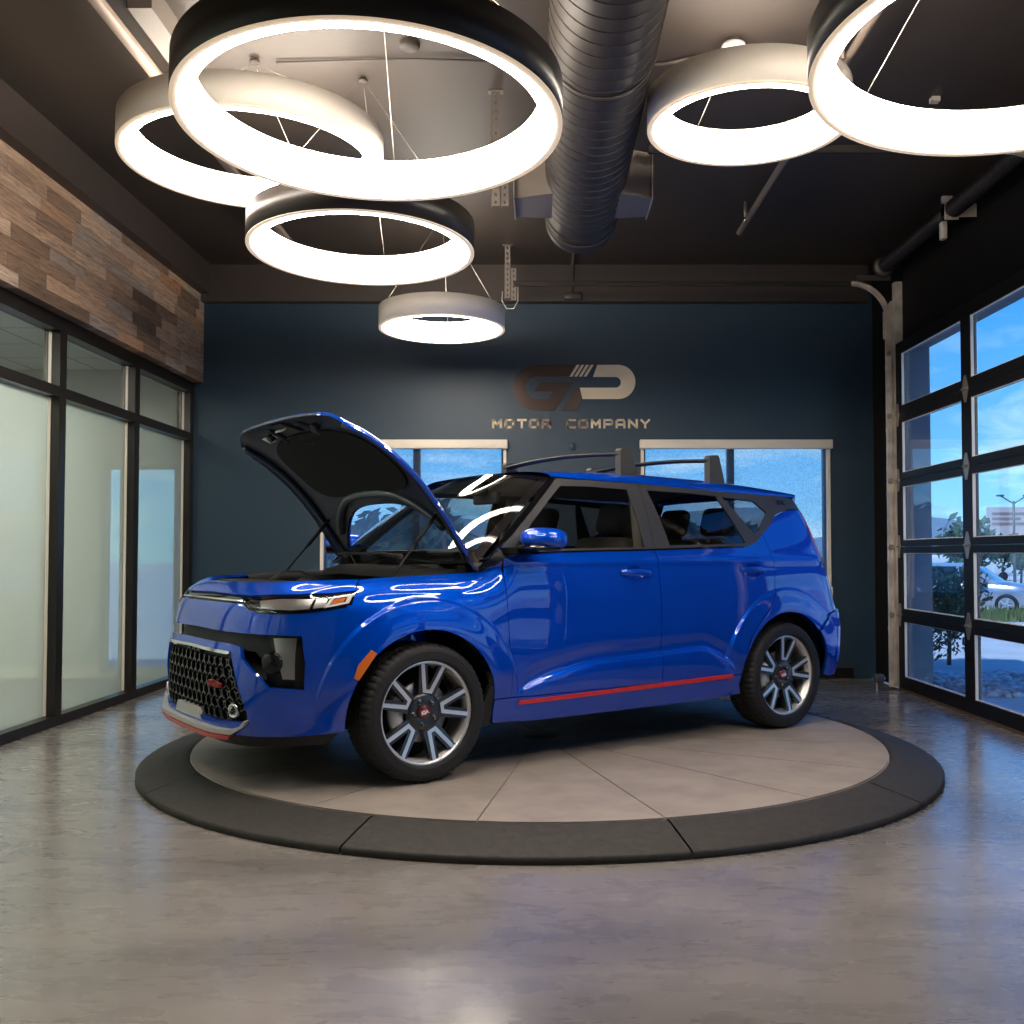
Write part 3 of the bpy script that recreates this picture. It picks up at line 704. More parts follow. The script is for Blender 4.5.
# ---- under the bonnet
P = []
for i in range(31):
    y = -.72+1.44*i/30; k = (abs(y)/.72)
    x0 = 1.34-.34*k**3; P.append([(x0, y, .99-.02*k), (x0-.03, y, 1.012), (x0-.10, y, 1.035-.01*k), (1.17-.20*k**2.3, y, 1.055)])
cw = MB().grid(P, flip=True); cw.build('cowl_panel', M_BLACK, car)
for s, y0, y1, x0, x1 in ((1, .45, -.18, 1.18, 1.27), (-1, -.10, -.62, 1.24, 1.12)):
    MB().tube([(x0+.04, y0, 1.06), (x0, y0-.05, 1.085), ((x0+x1)/2-.06, (y0+y1)/2, 1.10), (x1-.05, y1, 1.10)], [.016, .012, .009, .006], 8).build('wiper_arm', M_BLACK, car)
MB().box(1.0, 1.95, -.66, .66, .42, .50).box(1.0, 1.03, -.70, .70, .45, 1.0).build('engine_bay_floor', M_LINER, car)
MB().bevbox(1.70, 1.865, -.50, .50, .925, .960, .012, 2).bevbox(1.66, 1.76, -.60, .60, .86, .945, .012, 2).build('radiator_cover', M_BLACK, car)
MB().bevbox(1.30, 1.66, -.28, .22, .74, .93, .03, 3).build('engine_cover', M_BLACK, car)
MB().bevbox(1.40, 1.62, .30, .52, .70, .93, .012, 2).build('battery', M_BLACK, car)
MB().bevbox(1.45, 1.70, -.60, -.34, .72, .945, .03, 3).build('airbox', M_BLACK, car)
MB().lathe([(.0,.0),(.045,.0),(.045,.03),(.02,.04),(.0,.04)], 20, Matrix.Translation((1.60, .12, .93))).build('oil_cap', M_BLACK, car)
for s in (1, -1):
    MB().lathe([(.13,-.25),(.13,0),(.07,.03),(.0,.03)], 28, Matrix.Translation((1.25, s*.54, .90))).build('strut_tower', M_PAINT, car)
MB().tube([(1.55,-.45,.93),(1.52,-.35,.97),(1.45,-.28,.97),(1.38,-.24,.92)], .035, 12).build('intake_hose', M_BLACK, car)

# ---- underbody and cabin
ub = MB().box(-1.9, 2.0, -.49, .49, .225, .27).box(-.86, .86, .49, .80, .225, .27).box(-.86, .86, -.80, -.49, .225, .27)
ub.build('underbody', M_LINER, car)
MB().box(-1.62, .98, -.80, .80, .30, .36).build('cabin_floor', M_LINER, car)
dash = MB().bevbox(.62, 1.02, -.74, .74, .80, 1.045, .05, 4)
dash.bevbox(.55, .80, .12, .60, .95, 1.075, .04, 3).bevbox(.62, .72, -.14, .14, .95, 1.12, .015, 2)
dash.build('dashboard', M_DASH, car)
Rw = Matrix.Translation((.47, .37, .97)) @ Matrix.Rotation(math.radians(62), 4, 'Y')
MB().lathe([(.185+.016*math.cos(a), .016*math.sin(a)) for a in [2*PI*k/10 for k in range(10)]], 40, Rw, closed=True).bevbox(-.18, .18, -.025, .025, -.02, .01, .01, 2, M=Rw).bevbox(-.07, .07, -.07, .07, -.03, .015, .02, 2, M=Rw).build('steering_wheel', M_DASH, car)
def seat(x, y, w, parent):
    b = MB().bevbox(x-.02, x+.50, y-w/2, y+w/2, .46, .66, .06, 4).build('seat', M_SEAT, parent)
    Rb = Matrix.Translation((x-.02, y, .62)) @ Matrix.Rotation(math.radians(-16), 4, 'Y')
    MB().bevbox(-.09, .07, -w/2, w/2, .0, .60, .06, 4, M=Rb).build('seat_back', M_SEAT, b)
    MB().bevbox(-.07, .03, -min(w*.3, .13), min(w*.3, .13), .63, .82, .045, 4, M=Rb).build('headrest', M_SEAT, b)
for y in (.37, -.37): seat(-.08, y, .50, car)
for y in (.40, 0, -.40): seat(-.95, y, .40, car)
P = [[(.42-1.95*i/20, y, (1.50+.055*(1-(y/.62)**2))*(1)-.03*max(0, (i/20-.6))) for y in np.linspace(-.62, .62, 13)] for i in range(21)]
MB().grid(P).build('headliner', M_HEADL, car)
MB().bevbox(.36, .40, -.13, .13, 1.40, 1.475, .012, 2).bevbox(.395, .46, -.05, .05, 1.45, 1.54, .015, 2).build('interior_mirror', M_DASH, car)
for s in (1, -1):
    MB().tube([(-.24, s*.64, 1.47), (-.22, s*.70, 1.2), (-.22, s*.74, .9)], .03, 8).build('pillar_lining', M_HEADL, car)
    MB().bevbox(-.20, .80, s*.74, s*.80, .45, 1.09, .025, 3).bevbox(-1.15, -.26, s*.74, s*.79, .45, 1.10, .025, 3).build('door_lining', M_DASH, car)
MB().bevbox(-1.66, -1.05, -.70, .70, .36, .78, .04, 2).build('boot_floor', M_DASH, car)

# ---- wheels
def wheel(x, sg, first=None):
    B = Matrix(((-sg, 0, 0, 0), (0, 0, sg, 0), (0, 1, 0, 0), (0, 0, 0, 1)))      # local u right, v up, w outward
    if first is not None:
        w = copy_tree(first, car); w.location = (x, sg*.785, .334); w.rotation_euler = (0, 0, 0 if sg > 0 else PI); return w
    B0 = B; B = B0 @ Matrix.Diagonal((1.05, 1.05, 1, 1))
    rim = MB().lathe([(.205,-.10),(.218,-.098),(.222,-.05),(.212,.04),(.218,.075),(.232,.088),(.2385,.092),(.2385,.102),(.232,.104),(.226,.098),(.219,.080)], 96, B, 1)
    rim.lathe([(.0,-.02),(.11,-.02),(.215,-.06),(.215,-.062)], 48, B, 2)
    rim.lathe([(.232,.1045),(.2375,.1035)], 96, B, 1)
    rim.lathe([(.0,.070),(.040,.070),(.075,.080),(.090,.070),(.090,.02)], 60, B, 0)
    w = rim.build('wheel', [M_RIM, M_FACE, M_LINER], car)
    w.location = (x, sg*.785, .334)
    for k in range(5):
        A = B @ Matrix.Rotation(-math.radians(10+72*k), 4, 'Z')
        sp = MB()
        dark = [(-.040,.070),(.040,.070),(.074,.214),(.070,.224),(.034,.229),(.003,.124),(-.003,.124),(-.034,.229),(-.070,.224),(-.074,.214)]
        face = [(-.024,.088),(.024,.088),(.0655,.218),(.064,.2245),(.050,.2285),(.0095,.104),(-.0095,.104),(-.050,.2285),(-.064,.2245),(-.0655,.218)]
        zc = lambda p: .072+.020*sst(np.array((math.hypot(p[0], p[1])-.075)/.13)) 
        for poly, z0, dz, mi in ((dark, -.035, .0, 0), (face, -.02, .0035, 1)):
            n = len(poly); sp.add([tuple(A @ Vector((p[0], p[1], float(zc(p))+z0))) for p in poly]+[tuple(A @ Vector((p[0], p[1], float(zc(p))+dz))) for p in poly],
                [(i, (i+1) % n, n+(i+1) % n, n+i) for i in range(n)]+[(n, n+1, n+2, n+3, n+4, n+5), (n, n+5, n+6), (n, n+6, n+7, n+8, n+9)], mi)
        sp.build('spoke', [M_RIM, M_FACE], w)
        A2 = B @ Matrix.Rotation(-math.radians(46+72*k), 4, 'Z') @ Matrix.Translation((0, .057, .070))
        MB().lathe([(.014,.0),(.0145,.012),(.011,.013),(.010,.004),(.0085,.004),(.0085,.016),(.006,.019),(.0,.019)], 12, A2, 0).build('lug_nut', M_GALVN, w)
    cap = MB().lathe([(.031,.066),(.031,.079),(.028,.082),(.0,.083)], 32, B).build('centre_cap', pbr('cap_dark_red', (.16, .012, .018), .3, coat=.5), w)
    text_obj('cap_emblem', 'KIA', .024, .002, B @ Matrix.Translation((0, 0, .084)) @ Matrix.Rotation(math.radians(14), 4, 'Z'), M_WHITE, cap, bold=.0012)
    B = B0
    prof = [(.232,-.112),(.252,-.118),(.275,-.1205),(.300,-.119),(.318,-.112),(.328,-.100),(.3325,-.080),(.334,-.05),(.328,-.048),(.328,-.042),(.334,-.04),(.334,-.004),(.328,-.002),(.328,.004),(.334,.006),(.334,.04),(.328,.042),(.328,.048),(.334,.05),(.3325,.080),(.328,.100),(.318,.112),(.300,.119),(.275,.1205),(.256,.1175),(.251,.113),(.249,.103),(.235,.09)]
    ty = MB(); n = 240; k = len(prof); V = []
    for i in range(n):
        a = 2*PI*i/n
        for r, h in prof:
            if .05 <= abs(h) <= .113 and i % 4 == 0 and r > .31: r -= .0055
            if abs(h) < .045 and r > .333 and i % 6 == 0: r -= .003
            V.append(tuple(B @ Vector((r*math.cos(a), r*math.sin(a), h))))
    ty.add(V, [(i*k+q, ((i+1) % n)*k+q, ((i+1) % n)*k+q+1, i*k+q+1) for i in range(n) for q in range(k-1)], 0, True)
    ty.lathe([(.262,.1213),(.264,.1225),(.266,.1213)], 96, B); ty.lathe([(.292,.1205),(.294,.1215),(.296,.120)], 96, B)
    ty.build('tyre', M_TYRE, w, sharp=math.radians(35))
    MB().lathe([(.06,.02),(.06,.035),(.075,.04),(.145,.04),(.148,.036),(.148,.02),(.145,.016),(.0,.016)], 48, B).build('brake_disc', M_DISC, w)
    cal = MB(); cal.lathe([(.105,.005),(.165,.005),(.168,.03),(.165,.058),(.11,.058)], 14, B, a0=math.radians(150), a1=math.radians(212), closed=True)
    cal.build('brake_caliper', M_SILVER, w)
    return w
w0 = wheel(1.3, 1)
wheel(-1.3, 1, w0); wheel(1.3, -1, w0); wheel(-1.3, -1, w0)
# ================================================================== THE ROOM
XL, XR_, YB, YN, ZCEIL = -3.335, 3.18, 9.75, -3.2, 3.98
def nodes_mat(name, build):
    m, nt, out = _mat(name); b = nt.nodes.new('ShaderNodeBsdfPrincipled'); nt.links.new(b.outputs[0], out.inputs[0])
    tc = nt.nodes.new('ShaderNodeTexCoord'); build(nt, b, tc); return m
def N(nt, t, **k):
    n = nt.nodes.new(t)
    for a, v in k.items():
        if a in n.inputs: n.inputs[a].default_value = v
        else: setattr(n, a, v)
    return n
def ramp(nt, fac, stops):
    r = nt.nodes.new('ShaderNodeValToRGB'); e = r.color_ramp.elements
    while len(e) < len(stops): e.new(.5)
    for q, (p, c) in zip(e, stops): q.position = p; q.color = (*c, 1)
    nt.links.new(fac, r.inputs['Fac']); return r.outputs['Color']
def mth(nt, op, a, b=None, c=None):
    n = nt.nodes.new('ShaderNodeMath'); n.operation = op
    for i, v in enumerate((a, b, c)):
        if v is None: continue
        if isinstance(v, (int, float)): n.inputs[i].default_value = v
        else: nt.links.new(v, n.inputs[i])
    return n.outputs[0]

def _floor(nt, b, tc):
    mp = N(nt, 'ShaderNodeMapping'); mp.inputs['Scale'].default_value = (.42, 1.25, 1); mp.inputs['Rotation'].default_value = (0, 0, .12)
    nt.links.new(tc.outputs['Object'], mp.inputs['Vector'])
    n1 = N(nt, 'ShaderNodeTexNoise', Scale=.95, Detail=6., Roughness=.52, Distortion=1.1); nt.links.new(mp.outputs[0], n1.inputs['Vector'])
    n2 = N(nt, 'ShaderNodeTexNoise', Scale=9., Detail=6., Roughness=.6, Distortion=.3); nt.links.new(mp.outputs[0], n2.inputs['Vector'])
    f = mth(nt, 'ADD', mth(nt, 'MULTIPLY', n1.outputs['Fac'], .84), mth(nt, 'MULTIPLY', n2.outputs['Fac'], .16))
    c = ramp(nt, f, [(.30, (.150,.139,.136)), (.42, (.205,.188,.178)), (.52, (.255,.231,.214)), (.62, (.30,.270,.248)), (.74, (.345,.31,.28))])
    nt.links.new(c, b.inputs['Base Color'])
    r = mth(nt, 'ADD', mth(nt, 'MULTIPLY', n2.outputs['Fac'], .20), .18); nt.links.new(r, b.inputs['Roughness'])
    b.inputs['Coat Weight'].default_value = .7; b.inputs['Coat Roughness'].default_value = .17
    bp = N(nt, 'ShaderNodeBump', Strength=.006, Distance=.01); nt.links.new(n2.outputs['Fac'], bp.inputs['Height']); nt.links.new(bp.outputs[0], b.inputs['Normal'])
M_FLOOR = nodes_mat('polished_concrete', _floor)

def _wood(nt, b, tc):
    sp = N(nt, 'ShaderNodeSeparateXYZ'); nt.links.new(tc.outputs['Object'], sp.inputs[0])
    y, z = sp.outputs['Y'], sp.outputs['Z']
    row = mth(nt, 'FLOOR', mth(nt, 'DIVIDE', z, .098))
    w1 = N(nt, 'ShaderNodeTexWhiteNoise', noise_dimensions='1D'); nt.links.new(row, w1.inputs['W'])
    ys = mth(nt, 'ADD', mth(nt, 'DIVIDE', y, .50), mth(nt, 'MULTIPLY', w1.outputs['Value'], 7.3))
    col = mth(nt, 'FLOOR', ys)
    cb = N(nt, 'ShaderNodeCombineXYZ'); nt.links.new(row, cb.inputs[0]); nt.links.new(col, cb.inputs[1])
    w2 = N(nt, 'ShaderNodeTexWhiteNoise', noise_dimensions='2D'); nt.links.new(cb.outputs[0], w2.inputs['Vector'])
    base = ramp(nt, w2.outputs['Value'], [(0, (.13,.088,.062)), (.18, (.30,.195,.126)), (.36, (.48,.325,.222)), (.52, (.58,.385,.245)), (.66, (.40,.32,.26)), (.82, (.64,.455,.315)), (1, (.45,.23,.115))])
    mp = N(nt, 'ShaderNodeMapping'); mp.inputs['Scale'].default_value = (1, 2.2, 34); nt.links.new(tc.outputs['Object'], mp.inputs['Vector'])
    ad = N(nt, 'ShaderNodeVectorMath', operation='ADD'); nt.links.new(mp.outputs[0], ad.inputs[0]); nt.links.new(w2.outputs['Color'], ad.inputs[1])
    g = N(nt, 'ShaderNodeTexNoise', Scale=2.2, Detail=7., Roughness=.7, Distortion=.8); nt.links.new(ad.outputs[0], g.inputs['Vector'])
    gr = ramp(nt, g.outputs['Fac'], [(.28, (.22,.20,.19)), (.47, (.85,.84,.83)), (.75, (1.5,1.48,1.45))])
    mx = N(nt, 'ShaderNodeMix', data_type='RGBA', blend_type='MULTIPLY'); mx.inputs[0].default_value = 1
    nt.links.new(base, mx.inputs[6]); nt.links.new(gr, mx.inputs[7])
    fz = mth(nt, 'FRACT', mth(nt, 'DIVIDE', z, .098)); fy = mth(nt, 'FRACT', ys)
    gap = mth(nt, 'MINIMUM', mth(nt, 'MINIMUM', mth(nt, 'MULTIPLY', fz, 20), mth(nt, 'MULTIPLY', mth(nt, 'SUBTRACT', 1, fz), 20)), mth(nt, 'MULTIPLY', mth(nt, 'MINIMUM', fy, mth(nt, 'SUBTRACT', 1, fy)), 140))
    gap = mth(nt, 'MINIMUM', gap, 1)
    nt.links.new(mx.outputs[2], b.inputs['Base Color']); b.inputs['Roughness'].default_value = .7
    h = mth(nt, 'ADD', mth(nt, 'ADD', mth(nt, 'MULTIPLY', g.outputs['Fac'], .25), mth(nt, 'MULTIPLY', gap, .8)), mth(nt, 'MULTIPLY', w2.outputs['Value'], .5))
    bp = N(nt, 'ShaderNodeBump', Strength=.9, Distance=.006); nt.links.new(h, bp.inputs['Height']); nt.links.new(bp.outputs[0], b.inputs['Normal'])
M_WOOD = nodes_mat('reclaimed_planks', _wood)
M_WALLB = pbr('dark_blue_wall_paint', (.016, .043, .072), rough=.48, bump=(180, .05))
M_CEIL = pbr('dark_brown_ceiling_paint', (.050, .038, .030), rough=.5, bump=(14, .10))
M_BEAM = pbr('dark_brown_beam_paint', (.050, .038, .032), rough=.55)
M_DARKW = pbr('black_wall_paint', (.0055, .0045, .004), rough=.7, spec=.25)
M_NEAR = pbr('grey_rear_wall_paint', (.28, .26, .24), rough=.8)
M_FRAME = pbr('bronze_black_aluminium', (.018, .015, .013), rough=.32, metal=.4)
M_ALU = pbr('pale_glazing_bead', (.62, .58, .50), rough=.4)
M_DFRAME = pbr('black_door_aluminium', (.0045, .004, .004), rough=.5, spec=.25)
M_GASK = pbr('pale_door_gasket', (.75, .75, .72), rough=.5)
M_GALV = pbr('galvanised_steel', (.66, .60, .52), rough=.5, metal=.25, var=(9, .25))
M_GALVD = pbr('dulled_steel', (.14, .125, .11), rough=.5, metal=.7, var=(9, .25))
M_CLEAR = glass('clear_glass', (.93, .96, .95), 1.)
M_CREAM = pbr('cream_white_paint', (.82, .74, .62), rough=.5)
M_OWALL = pbr('office_wall_paint', (.50, .51, .47), rough=.9)
def _tile(nt, b, tc):
    br = N(nt, 'ShaderNodeTexBrick', Scale=1., offset=0.)
    br.inputs['Brick Width'].default_value = .61; br.inputs['Row Height'].default_value = .61; br.inputs['Mortar Size'].default_value = .012
    br.inputs['Color1'].default_value = (.66,.67,.64,1); br.inputs['Color2'].default_value = (.63,.64,.61,1); br.inputs['Mortar'].default_value = (.40,.41,.40,1)
    nt.links.new(tc.outputs['Object'], br.inputs['Vector']); nt.links.new(br.outputs['Color'], b.inputs['Base Color']); b.inputs['Roughness'].default_value = .9
M_TILE = nodes_mat('office_ceiling_tile', _tile)
def frosted(name):
    m, nt, out = _mat(name)
    t = N(nt, 'ShaderNodeBsdfTransparent'); t.inputs[0].default_value = (.86,.93,.90,1)
    d = N(nt, 'ShaderNodeBsdfTranslucent'); d.inputs[0].default_value = (.88,.93,.89,1)
    f = N(nt, 'ShaderNodeBsdfDiffuse'); f.inputs[0].default_value = (.55,.58,.55,1)
    g = N(nt, 'ShaderNodeBsdfGlossy'); g.inputs[1].default_value = .08
    a = N(nt, 'ShaderNodeMixShader'); a.inputs[0].default_value = .27; nt.links.new(t.outputs[0], a.inputs[1]); nt.links.new(d.outputs[0], a.inputs[2])
    c = N(nt, 'ShaderNodeMixShader'); c.inputs[0].default_value = .10; nt.links.new(a.outputs[0], c.inputs[1]); nt.links.new(f.outputs[0], c.inputs[2])
    e = N(nt, 'ShaderNodeMixShader'); nt.links.new(schlick(nt, .03), e.inputs[0]); nt.links.new(c.outputs[0], e.inputs[1]); nt.links.new(g.outputs[0], e.inputs[2])
    nt.links.new(e.outputs[0], out.inputs[0]); return m
M_FROST = frosted('frosted_glass_film')
def shade_mat():
    m, nt, out = _mat('solar_shade_weave')
    tc = N(nt, 'ShaderNodeTexCoord'); mp = N(nt, 'ShaderNodeMapping'); mp.inputs['Scale'].default_value = (1.6, 1, 1); nt.links.new(tc.outputs['Object'], mp.inputs[0])
    n = N(nt, 'ShaderNodeTexNoise', Scale=90., Detail=2.); nt.links.new(mp.outputs[0], n.inputs['Vector'])
    t = N(nt, 'ShaderNodeBsdfTransparent'); t.inputs[0].default_value = (.95,.97,1,1)
    d = N(nt, 'ShaderNodeBsdfTranslucent'); d.inputs[0].default_value = (.45,.50,.55,1)
    mx = N(nt, 'ShaderNodeMixShader'); nt.links.new(mth(nt, 'ADD', mth(nt, 'MULTIPLY', n.outputs['Fac'], .42), .04), mx.inputs[0])
    nt.links.new(t.outputs[0], mx.inputs[1]); nt.links.new(d.outputs[0], mx.inputs[2]); nt.links.new(mx.outputs[0], out.inputs[0]); return m
M_SHADE = shade_mat()

def S(o): o['kind'] = 'structure'; return o
# floor and ceiling
S(MB().box(XL-.05, XR_+.02, YN, YB+.02, -.12, 0).build('floor', M_FLOOR))
S(MB().box(XL-.25, XR_+.3, YN, YB+.3, ZCEIL, ZCEIL+.25).build('ceiling', M_CEIL))
# far wall with two window openings
W1, W2, WZ0, WZ1 = (-2.10, -.306), (.994, 2.823), .780, 2.291
wb = MB(); ys = (YB, YB+.24)
for x0, x1, z0, z1 in ((-3.5, W1[0], 0, ZCEIL), (W1[1], W2[0], 0, ZCEIL), (W2[1], 3.72, 0, ZCEIL), (W1[0], W1[1], 0, WZ0), (W1[0], W1[1], WZ1, ZCEIL), (W2[0], W2[1], 0, WZ0), (W2[0], W2[1], WZ1, ZCEIL)):
    wb.box(x0, x1, *ys, z0, z1)
S(wb.build('wall_back', M_WALLB))
S(MB().box(XL, XR_-.15, YB-.015, YB, 0, .10).build('baseboard_back', M_DARKW))
S(MB().box(XL+.09, XR_, YB-.11, YB, 3.625, ZCEIL).build('trim_1', M_BEAM))
S(MB().box(XL-.2, -3.15, YN, YB-.11, 3.695, ZCEIL).build('trim_2', M_BEAM))
# near wall (behind the photographer)
S(MB().box(XL-.2, XR_+.2, YN-.2, YN, 0, ZCEIL).build('wall_front', M_NEAR))
# wood-clad upper part of the glazed side
S(MB().box(-3.50, -3.245, YN, YB-.01, 2.85, 3.695).build('wall_left', M_WOOD))
# windows in the far wall
def win(n, x0, x1, mull):
    f = MB(); y0, y1 = YB+.05, YB+.11; t = .05
    f.box(x0, x0+t, y0, y1, WZ0, WZ1).box(x1-t, x1, y0, y1, WZ0, WZ1).box(x0+t, x1-t, y0, y1, WZ0, WZ0+t).box(x0+t, x1-t, y0, y1, WZ1-t, WZ1).box(mull-.035, mull+.035, y0, y1, WZ0+t, WZ1-t)
    o = S(f.build('window_%d' % n, M_FRAME))
    for a, b in ((x0+t, mull-.035), (mull+.035, x1-t)): MB().box(a, b, YB+.075, YB+.081, WZ0+t, WZ1-t).build('pane', M_CLEAR, o)
win(1, W1[0], W1[1], -1.18); win(2, W2[0], W2[1], 1.873)
def blind(x0, x1, lab):
    r = empty('roller_blind', (0, YB, WZ1), 0, lab, 'blind', 'roller blinds of the far wall')
    def P(mb, nm, m): o = mb.build(nm, m, r); o.matrix_parent_inverse = Matrix.Translation((0, -YB, -WZ1)); return o
    P(MB().bevbox(x0-.012, x1+.012, YB-.075, YB-.001, WZ1-.082, WZ1+.004, .006, 2), 'cassette', M_CREAM)
    P(MB().box(x0+.035, x1-.035, YB+.012, YB+.014, WZ0+.01, WZ1-.08), 'shade_fabric', M_SHADE)
    for x in (x0+.001, x1-.029): P(MB().box(x, x+.028, YB-.022, YB+.03, WZ0-.005, WZ1-.083), 'side_channel', M_CREAM)
    P(MB().box(x0+.035, x1-.035, YB+.004, YB+.022, WZ0+.003, WZ0+.022), 'bottom_bar', M_FRAME)
    P(MB().tube([(x1+.004, YB-.03, WZ0+.10), (x1+.004, YB-.03, WZ0-.02)], .008, 8), 'chain_tensioner', M_SILVER)
    return r
blind(*W1, 'cream cassette blind with a grey see-through shade, behind the open bonnet')
blind(*W2, 'cream cassette blind with a grey see-through shade, behind the car roof rack and tail')

# ---- storefront glazing on the office side
def store():
    xf, xb = XL, XL-.11; mull = [9.69, 8.365, 7.05, 5.735, 4.42, 3.105, 1.79, .475, -.84, -2.155]
    f = MB().box(xb, xf, YN, YB, 0, .07).box(xb, xf, YN, YB, 2.285, 2.36).box(xb, xf, YN, YB, 2.75, 2.85)
    for m in mull: f.box(xb, xf+.004, m-.05, m+.05, .07, 2.285).box(xb, xf+.004, m-.05, m+.05, 2.36, 2.75)
    o = S(f.build('window_3', M_FRAME)); xg = XL-.075
    for a, b in zip(mull[1:], mull[:-1]):
        y0, y1 = a+.05, b-.05
        MB().box(xg-.006, xg, y0, y1, .07, 2.285).build('frosted_pane', M_FROST, o)
        MB().box(xg-.006, xg, y0, y1, 2.36, 2.75).build('clear_pane', M_CLEAR, o)
        MB().box(xg+.001, xg+.020, y1-.010, y1-.001, .075, 2.28).box(xg+.001, xg+.020, y1-.010, y1-.001, 2.365, 2.745).build('glazing_bead', M_ALU, o)
store()

# ---- the office behind that glass
OX0, OZ = -7.2, 2.98
oe = MB(); OW = (-4.22, -3.50, .06, 2.06)
for x0, x1, z0, z1 in ((OX0, OW[0], 0, 3.3), (OW[1], XL-.16, 0, 3.3), (OW[0], OW[1], 0, OW[2]), (OW[0], OW[1], OW[3], 3.3)): oe.box(x0, x1, YB, YB+.2, z0, z1)
S(oe.build('wall_office_end', M_OWALL))
S(MB().box(OX0-.15, OX0, YN, YB+.2, 0, 3.3).build('wall_office_side', M_OWALL))
S(MB().box(OX0-.15, XL-.05, YN-.2, YN, 0, 3.3).build('wall_office_front', M_OWALL))
S(MB().box(OX0-.15, -3.50, YN-.2, YB+.2, OZ, OZ+.15).build('ceiling_office', M_TILE))
S(MB().box(OX0, XL-.05, YN, YB, -.12, -.002).build('floor_office', pbr('office_carpet', (.20,.20,.19), .95, bump=(200, .2))))
S(MB().box(-6.5, -4.52, YB-.03, YB, 1.497, 1.578).build('trim_3', M_CREAM))
S(MB().box(OX0, OW[0], YB-.012, YB, 0, .11).build('baseboard_office', M_CREAM))
ow = MB(); ow.box(OW[0], OW[0]+.04, YB+.06, YB+.12, OW[2], OW[3]).box(OW[1]-.04, OW[1], YB+.06, YB+.12, OW[2], OW[3]).box(OW[0]+.04, OW[1]-.04, YB+.06, YB+.12, OW[2], OW[2]+.04).box(OW[0]+.04, OW[1]-.04, YB+.06, YB+.12, OW[3]-.04, OW[3])
o = S(ow.build('window_4', M_OWALL)); MB().box(OW[0]+.04, OW[1]-.04, YB+.085, YB+.09, OW[2]+.04, OW[3]-.04).build('pane', M_CLEAR, o)
ol = empty('wall_outlet', (-4.335, YB, .445), 0, 'white wall outlet with a cord plate, seen through the frosted glass', 'outlet')
MB().bevbox(-.040, .040, -.008, -.0005, -.062, .062, .003, 2).build('cover_plate', M_WHITE, ol)
for dz in (.024, -.024): MB().lathe([(.017, .0), (.017, .003), (.0, .003)], 20, Matrix.Translation((0, -.008, dz)) @ Matrix.Rotation(PI/2, 4, 'X')).build('socket', M_SILVER, ol)
M_LED = emit('office_led_panel', (1., .97, .88), 40.)
first = None
for i, (x, y) in enumerate(((-4.6, 6.5), (-4.6, 4.4), (-4.6, 2.2), (-6.1, 6.5), (-6.1, 3.4))):
    r = empty('ceiling_panel_light', (x, y, OZ), 0, 'square light panel in the office ceiling behind the glazing', 'ceiling light', 'office ceiling lights')
    MB().box(-.31, .31, -.31, .31, -.012, -.001).build('light_frame', M_WHITE, r); MB().box(-.28, .28, -.28, .28, -.016, -.0125).build('light_diffuser', M_LED, r)

# ---- right-hand side: wall, two glazed overhead doors
D1, D2, DH = (6.0, 8.93), (1.55, 4.48), 3.06
rw = MB()
for y0, y1, z0, z1 in ((YN, D2[0], 0, ZCEIL), (D2[1], D1[0], 0, ZCEIL), (D1[1]+.03, YB+.1, 0, ZCEIL), (D2[0], D2[1], DH, ZCEIL), (D1[0], D1[1], DH, ZCEIL)): rw.box(XR_+.07, XR_+.30, y0, y1, z0, z1)
S(rw.build('wall_right', M_DARKW))
M_EXTR = pbr('grey_stucco_reveal', (.16, .18, .23), rough=.85, bump=(60, .3))
M_HINGE = pbr('zinc_hinge', (.40, .36, .31), rough=.4, metal=.8)
def sect_door(n, y0, y1):
    zs = [(.0, .128, .604, .66), (.66, .717, 1.202, 1.258), (1.258, 1.315, 1.783, 1.844), (1.844, 1.905, 2.346, 2.42), (2.42, 2.493, 2.953, DH)]
    root = None; x0, x1 = XR_, XR_+.05; mid = (y0+y1)/2
    cols = [(y0+.15, mid-.075), (mid+.09, y1-.13)]
    for i, (a, b, c, d) in enumerate(zs):
        f = MB().box(x0, x1, y0, y1, a+.002, b).box(x0, x1, y0, y1, c, d-.002)
        for p, q in ((y0, cols[0][0]), (cols[0][1], cols[1][0]), (cols[1][1], y1)): f.box(x0, x1, p, q, b, c)
        o = f.build('door_%d' % n if root is None else 'door_section', M_DFRAME, root)
        if root is None: root = S(o)
        for p, q in cols:
            MB().box(x0+.024, x0+.030, p, q, b, c).build('pane', M_CLEAR, o)
            g = .010; MB().box(x0+.004, x0+.023, q-g, q, b, c).box(x0+.004, x0+.023, p, p+g, b, c).box(x0+.008, x0+.023, p+g, q-g, b, b+g*.7).box(x0+.008, x0+.023, p+g, q-g, c-g*.5, c).build('gasket', M_GASK, o)
        if i < 4:
            for y, w in ((mid+.008, .05), (y1-.045, .035), (y0+.045, .035)):
                h = MB().prism([(y-w, d-.012), (y-.014, d-.10), (y+.014, d-.10), (y+w, d-.012), (y+w, d+.012), (y+.014, d+.10), (y-.014, d+.10), (y-w, d+.012)], 0, .006, M=Matrix(((0,0,-1,x0-.001),(1,0,0,0),(0,1,0,0),(0,0,0,1))))
                h.cyl((x0-.012, y-w*.8, d), (x0-.012, y+w*.8, d), .010, 10); h.build('door_hinge', M_HINGE, o)
    MB().box(x0-.006, x1, y0, y1, .0, .022).build('bottom_seal', pbr('brown_rubber_seal', (.10,.06,.04), .7), root)
    return root
sect_door(1, *D1); sect_door(2, *D2)
M_PIPED2 = pbr('dark_oiled_steel', (.035, .029, .026), rough=.5, metal=.3)
